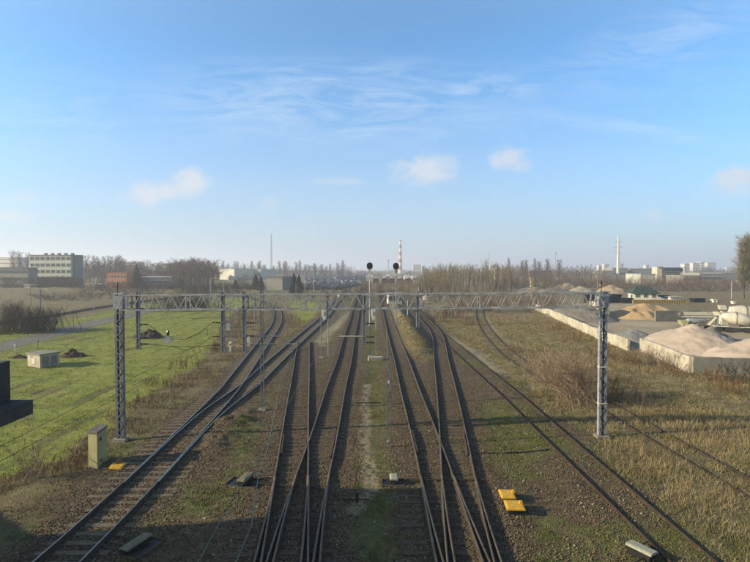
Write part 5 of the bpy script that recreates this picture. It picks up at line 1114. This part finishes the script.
sc = [(232, 338, 1.9, 'twig_red', 'reddish scrub bush by the thin signal pole'), (236, 328, 2.2, 'twig_red', 'reddish scrub bush behind the thin signal pole'), (243, 318, 2.2, 'twig', 'brown scrub bush left of the curve, further along'), (252, 313, 2.4, 'twig_red', 'reddish scrub bush at the far bend of the curve'), (214, 352, 1.1, 'twig', 'low brown scrub at the foot of the second hanging post'), (288, 322, 1.6, 'twig', 'brown scrub bush inside the curve beside the inner green field'), (292, 327, 1.2, 'twig_rust', 'low rust scrub inside the curve'),
      (434, 322, 2.2, 'twig_dark', 'dark scrub bush where the right tracks bend behind the bank'), (447, 318, 2.2, 'twig_dark', 'dark scrub bush right of the bend of the right tracks'), (459, 318, 2.0, 'twig_rust', 'rust scrub bush left of the overgrown rusty curve'), (470, 325, 1.4, 'twig_rust', 'low rust scrub beside the overgrown rusty curve'), (517, 352, 1.0, 'twig_rust', 'small rust red bush by the overgrown rusty track'),
      (628, 364, 1.5, 'twig_rust', 'rust brown scrub below the end of the long pale wall'), (643, 362, 1.8, 'twig_pale', 'pale bare bush in the gap between the two pale walls'), (655, 366, 1.7, 'twig_pale', 'pale bare bush in front of the second pale wall'), (668, 374, 1.2, 'twig_rust', 'rust weeds in front of the second pale wall'), (712, 380, 1.3, 'twig_rust', 'rust brown bush in front of the shaded wall'), (742, 384, 2.0, 'twig_dark', 'dark bush near the right edge before the shaded wall'), (730, 392, 1.0, 'twig_rust', 'low brown bush near the right edge'),
      (600, 356, 1.6, 'twig_rust', 'rust brown bush beside the long pale wall near the mast'), (576, 342, 1.6, 'twig_rust', 'rust brown bush along the middle of the long pale wall'), (556, 330, 1.5, 'twig_rust', 'rust brown bush along the far part of the long pale wall'), (626, 404, 1.0, 'twig', 'grey brown scrub right of the right portal mast'), (140, 408, .9, 'twig_rust', 'brown scrub on the bank right of the left portal mast'), (164, 386, .9, 'twig_rust', 'brown scrub on the bank between meadow and track'), (188, 368, 1.0, 'twig_rust', 'brown scrub further up the bank between meadow and track'), (118, 420, .7, 'twig_pale', 'dry pale scrub right at the foot of the left portal mast'), (75, 468, .6, 'twig_rust', 'low brown scrub left of the cream cabinet')]
for i, (px, py, h, tm, lb) in enumerate(sc):
    c = P(px, py); near_shrub(lb, c[0], c[1], h, .9, 26, 30 + i, tm, bx_=.55 + c[1] / 160, th=.012 + c[1] / 6000, twn=9)

# ------------------------------------------------------------------ grass, weeds and stones (countless)
def blades(name, label, n, region, weight, m_, h, w, k, spread, cat_, seed, lean=.5, yw=None):
    R = np.random.default_rng(seed); x0, x1, y0, y1 = region
    u = R.random(n); Y = y0 * (y1 / y0) ** u if yw is None else y0 + (y1 - y0) * u; X = x0 + (x1 - x0) * R.random(n)
    keep = (np.abs(X) < Y * .80 + 2); X, Y = X[keep], Y[keep]; wgt = weight(X, Y); keep = R.random(len(X)) < wgt; X, Y = X[keep], Y[keep]
    N_ = len(X); X = np.repeat(X, k) + R.normal(0, spread, N_ * k); Y = np.repeat(Y, k) + R.normal(0, spread, N_ * k); Z = terrain(X, Y); n3 = N_ * k
    hh = h * R.uniform(.45, 1.25, n3) * np.repeat(R.uniform(.6, 1.35, N_), k); a = R.uniform(0, 6.283, n3); ww = w * R.uniform(.6, 1.4, n3) * (1 + Y / 60); la = R.uniform(0, 6.283, n3); ll = hh * R.uniform(0, lean, n3)
    V = np.stack([np.c_[X - np.cos(a) * ww, Y - np.sin(a) * ww, Z - .02], np.c_[X + np.cos(a) * ww, Y + np.sin(a) * ww, Z - .02], np.c_[X + np.cos(la) * ll, Y + np.sin(la) * ll, Z + hh]], 1).reshape(-1, 3)
    o = link(bpy.data.objects.new(name, fastmesh(name, V, np.arange(len(V)).reshape(-1, 3), 3, False, [M[m_]]))); tag(o, label, cat_, kind='stuff'); return len(V) // 3
def MW(fn):
    def g(X, Y): m = masks(X, Y); return fn(m, X, Y)
    return g
clump = lambda X, Y, s=.5, sd=77: sm(vn(X * s, Y * s, sd) + fbm(X * 2, Y * 2, sd + 5, 3) * .6, .32, .72)
railclear = lambda X, Y: np.maximum(sm(trackdist(X, Y), .95, 1.9) * .9, .1 * clump(X, Y, 1.2, 5) + .55 * (trackdist(X, Y, ('G', 'H')) < 1.9) * clump(X, Y, .9, 6) * (np.abs(trackdist(X, Y, ('G', 'H')) - .75) > .09))
blades('dry_grass', 'tan dry grass covering the waste ground right of the tracks', 210000, (0, 62, 14.5, 95), MW(lambda m, X, Y: m['dry'] * (.25 + .75 * clump(X, Y)) * railclear(X, Y)), 'dry', .17, .010, 5, .13, 'grass', 1, 1.1)
blades('tall_weeds', 'taller brown weeds standing in patches in the dry grass', 34000, (0, 60, 20, 130), MW(lambda m, X, Y: m['dry'] * sm(vn(X * .16, Y * .16, 91), .48, .68) * railclear(X, Y)), 'dry_brown', .34, .008, 8, .2, 'weeds', 2, 1.0)
blades('bank_weeds', 'brown dry weeds on the bank between the meadow and the shiny track', 60000, (-34, -2, 14.5, 110), MW(lambda m, X, Y: np.clip(m['dry'] * 1.2, 0, 1) * clump(X, Y, .6, 12) * (Y < 110) * railclear(X, Y)), 'dry_brown', .22, .009, 8, .17, 'weeds', 3, 1.1)
blades('meadow_grass', 'short green grass of the meadow', 90000, (-80, 0, 17, 120), MW(lambda m, X, Y: m['meadow'] * (.35 + .65 * clump(X, Y, .8, 40))), 'meadow', .075, .014, 5, .12, 'grass', 4, .8)
blades('track_weeds', 'small green weeds and moss tufts between the tracks', 110000, (-14, 24, 14.5, 80), MW(lambda m, X, Y: m['moss'] * (1 - m['dry']) * clump(X, Y, 1.1, 60) * .9), 'weed', .07, .012, 5, .07, 'weeds', 5, .9)
blades('straw', 'pale dead grass stalks scattered over the stony ground', 15000, (-16, 26, 14.5, 60), MW(lambda m, X, Y: (1 - m['ballast']) * (1 - m['meadow']) * clump(X, Y, .9, 70) * .5), 'dry', .13, .007, 4, .10, 'grass', 6, 1.2)
def stones(name, label, n, region, weight, m_, s0, s1, seed):
    R = np.random.default_rng(seed); x0, x1, y0, y1 = region; Y = y0 * (y1 / y0) ** R.random(n); X = x0 + (x1 - x0) * R.random(n); keep = R.random(n) < weight(X, Y); X, Y = X[keep], Y[keep]; n = len(X); Z = terrain(X, Y)
    oc = np.array([(1, 0, 0), (-1, 0, 0), (0, 1, 0), (0, -1, 0), (0, 0, .8), (0, 0, -.6)]); F_8 = np.array([(0, 2, 4), (2, 1, 4), (1, 3, 4), (3, 0, 4), (2, 0, 5), (1, 2, 5), (3, 1, 5), (0, 3, 5)])
    s = R.uniform(s0, s1, n)[:, None, None] * R.uniform(.6, 1.3, (n, 6, 1)); a = R.uniform(0, 6.28, n); c_, s_ = np.cos(a), np.sin(a); v = oc[None] * s
    V = np.stack([v[..., 0] * c_[:, None] - v[..., 1] * s_[:, None] + X[:, None], v[..., 0] * s_[:, None] + v[..., 1] * c_[:, None] + Y[:, None], v[..., 2] + Z[:, None] + .01], -1).reshape(-1, 3)
    f = (F_8[None] + np.arange(n)[:, None, None] * 6).reshape(-1, 3); o = link(bpy.data.objects.new(name, fastmesh(name, V, f, 3, False, [M[m_]]))); tag(o, label, 'stones', kind='stuff')
M['stone'] = mat('ballast_stone', (.22, .17, .11), (.115, .085, .055), .6, .9, island=.6); M['pale_stone'] = mat('pale_stone', (.50, .48, .44), (.34, .32, .29), 3, .9, island=.3)
stones('ballast_stones', 'brown crushed ballast stones in the track beds', 90000, (-16, 20, 14.5, 48), MW(lambda m, X, Y: m['ballast'] * .95), 'stone', .022, .05, 7)
stones('loose_stones', 'grey brown stones strewn over the bare ground', 42000, (-16, 22, 14.5, 48), MW(lambda m, X, Y: (1 - m['ballast']) * (1 - m['meadow']) * (1 - m['dry'] * .8) * (.2 + .8 * clump(X, Y, .7, 33))), 'stone', .02, .055, 8)
stones('pale_stones', 'scattered white pebbles and litter between the tracks', 1100, (-16, 22, 14.5, 60), MW(lambda m, X, Y: (1 - m['meadow']) * (1 - m['dry'] * .7) * (.25 + .75 * clump(X, Y, .5, 44))), 'pale_stone', .025, .06, 9)

# ------------------------------------------------------------------ the hazy air
hm = bpy.data.materials.new('haze_air'); hm.use_nodes = True; nt = hm.node_tree; nt.nodes.clear(); ho = nt.nodes.new('ShaderNodeOutputMaterial'); pv = nt.nodes.new('ShaderNodeVolumePrincipled')
pv.inputs['Color'].default_value = (.93, .96, 1.0, 1); pv.inputs['Density'].default_value = .00052; pv.inputs['Anisotropy'].default_value = .35; nt.links.new(pv.outputs[0], ho.inputs['Volume'])
mb = MB(); mb.box((0, 1800, 39), (12400, 10000, 86)); hz = mb.build('haze', hm); hz['kind'] = 'stuff'
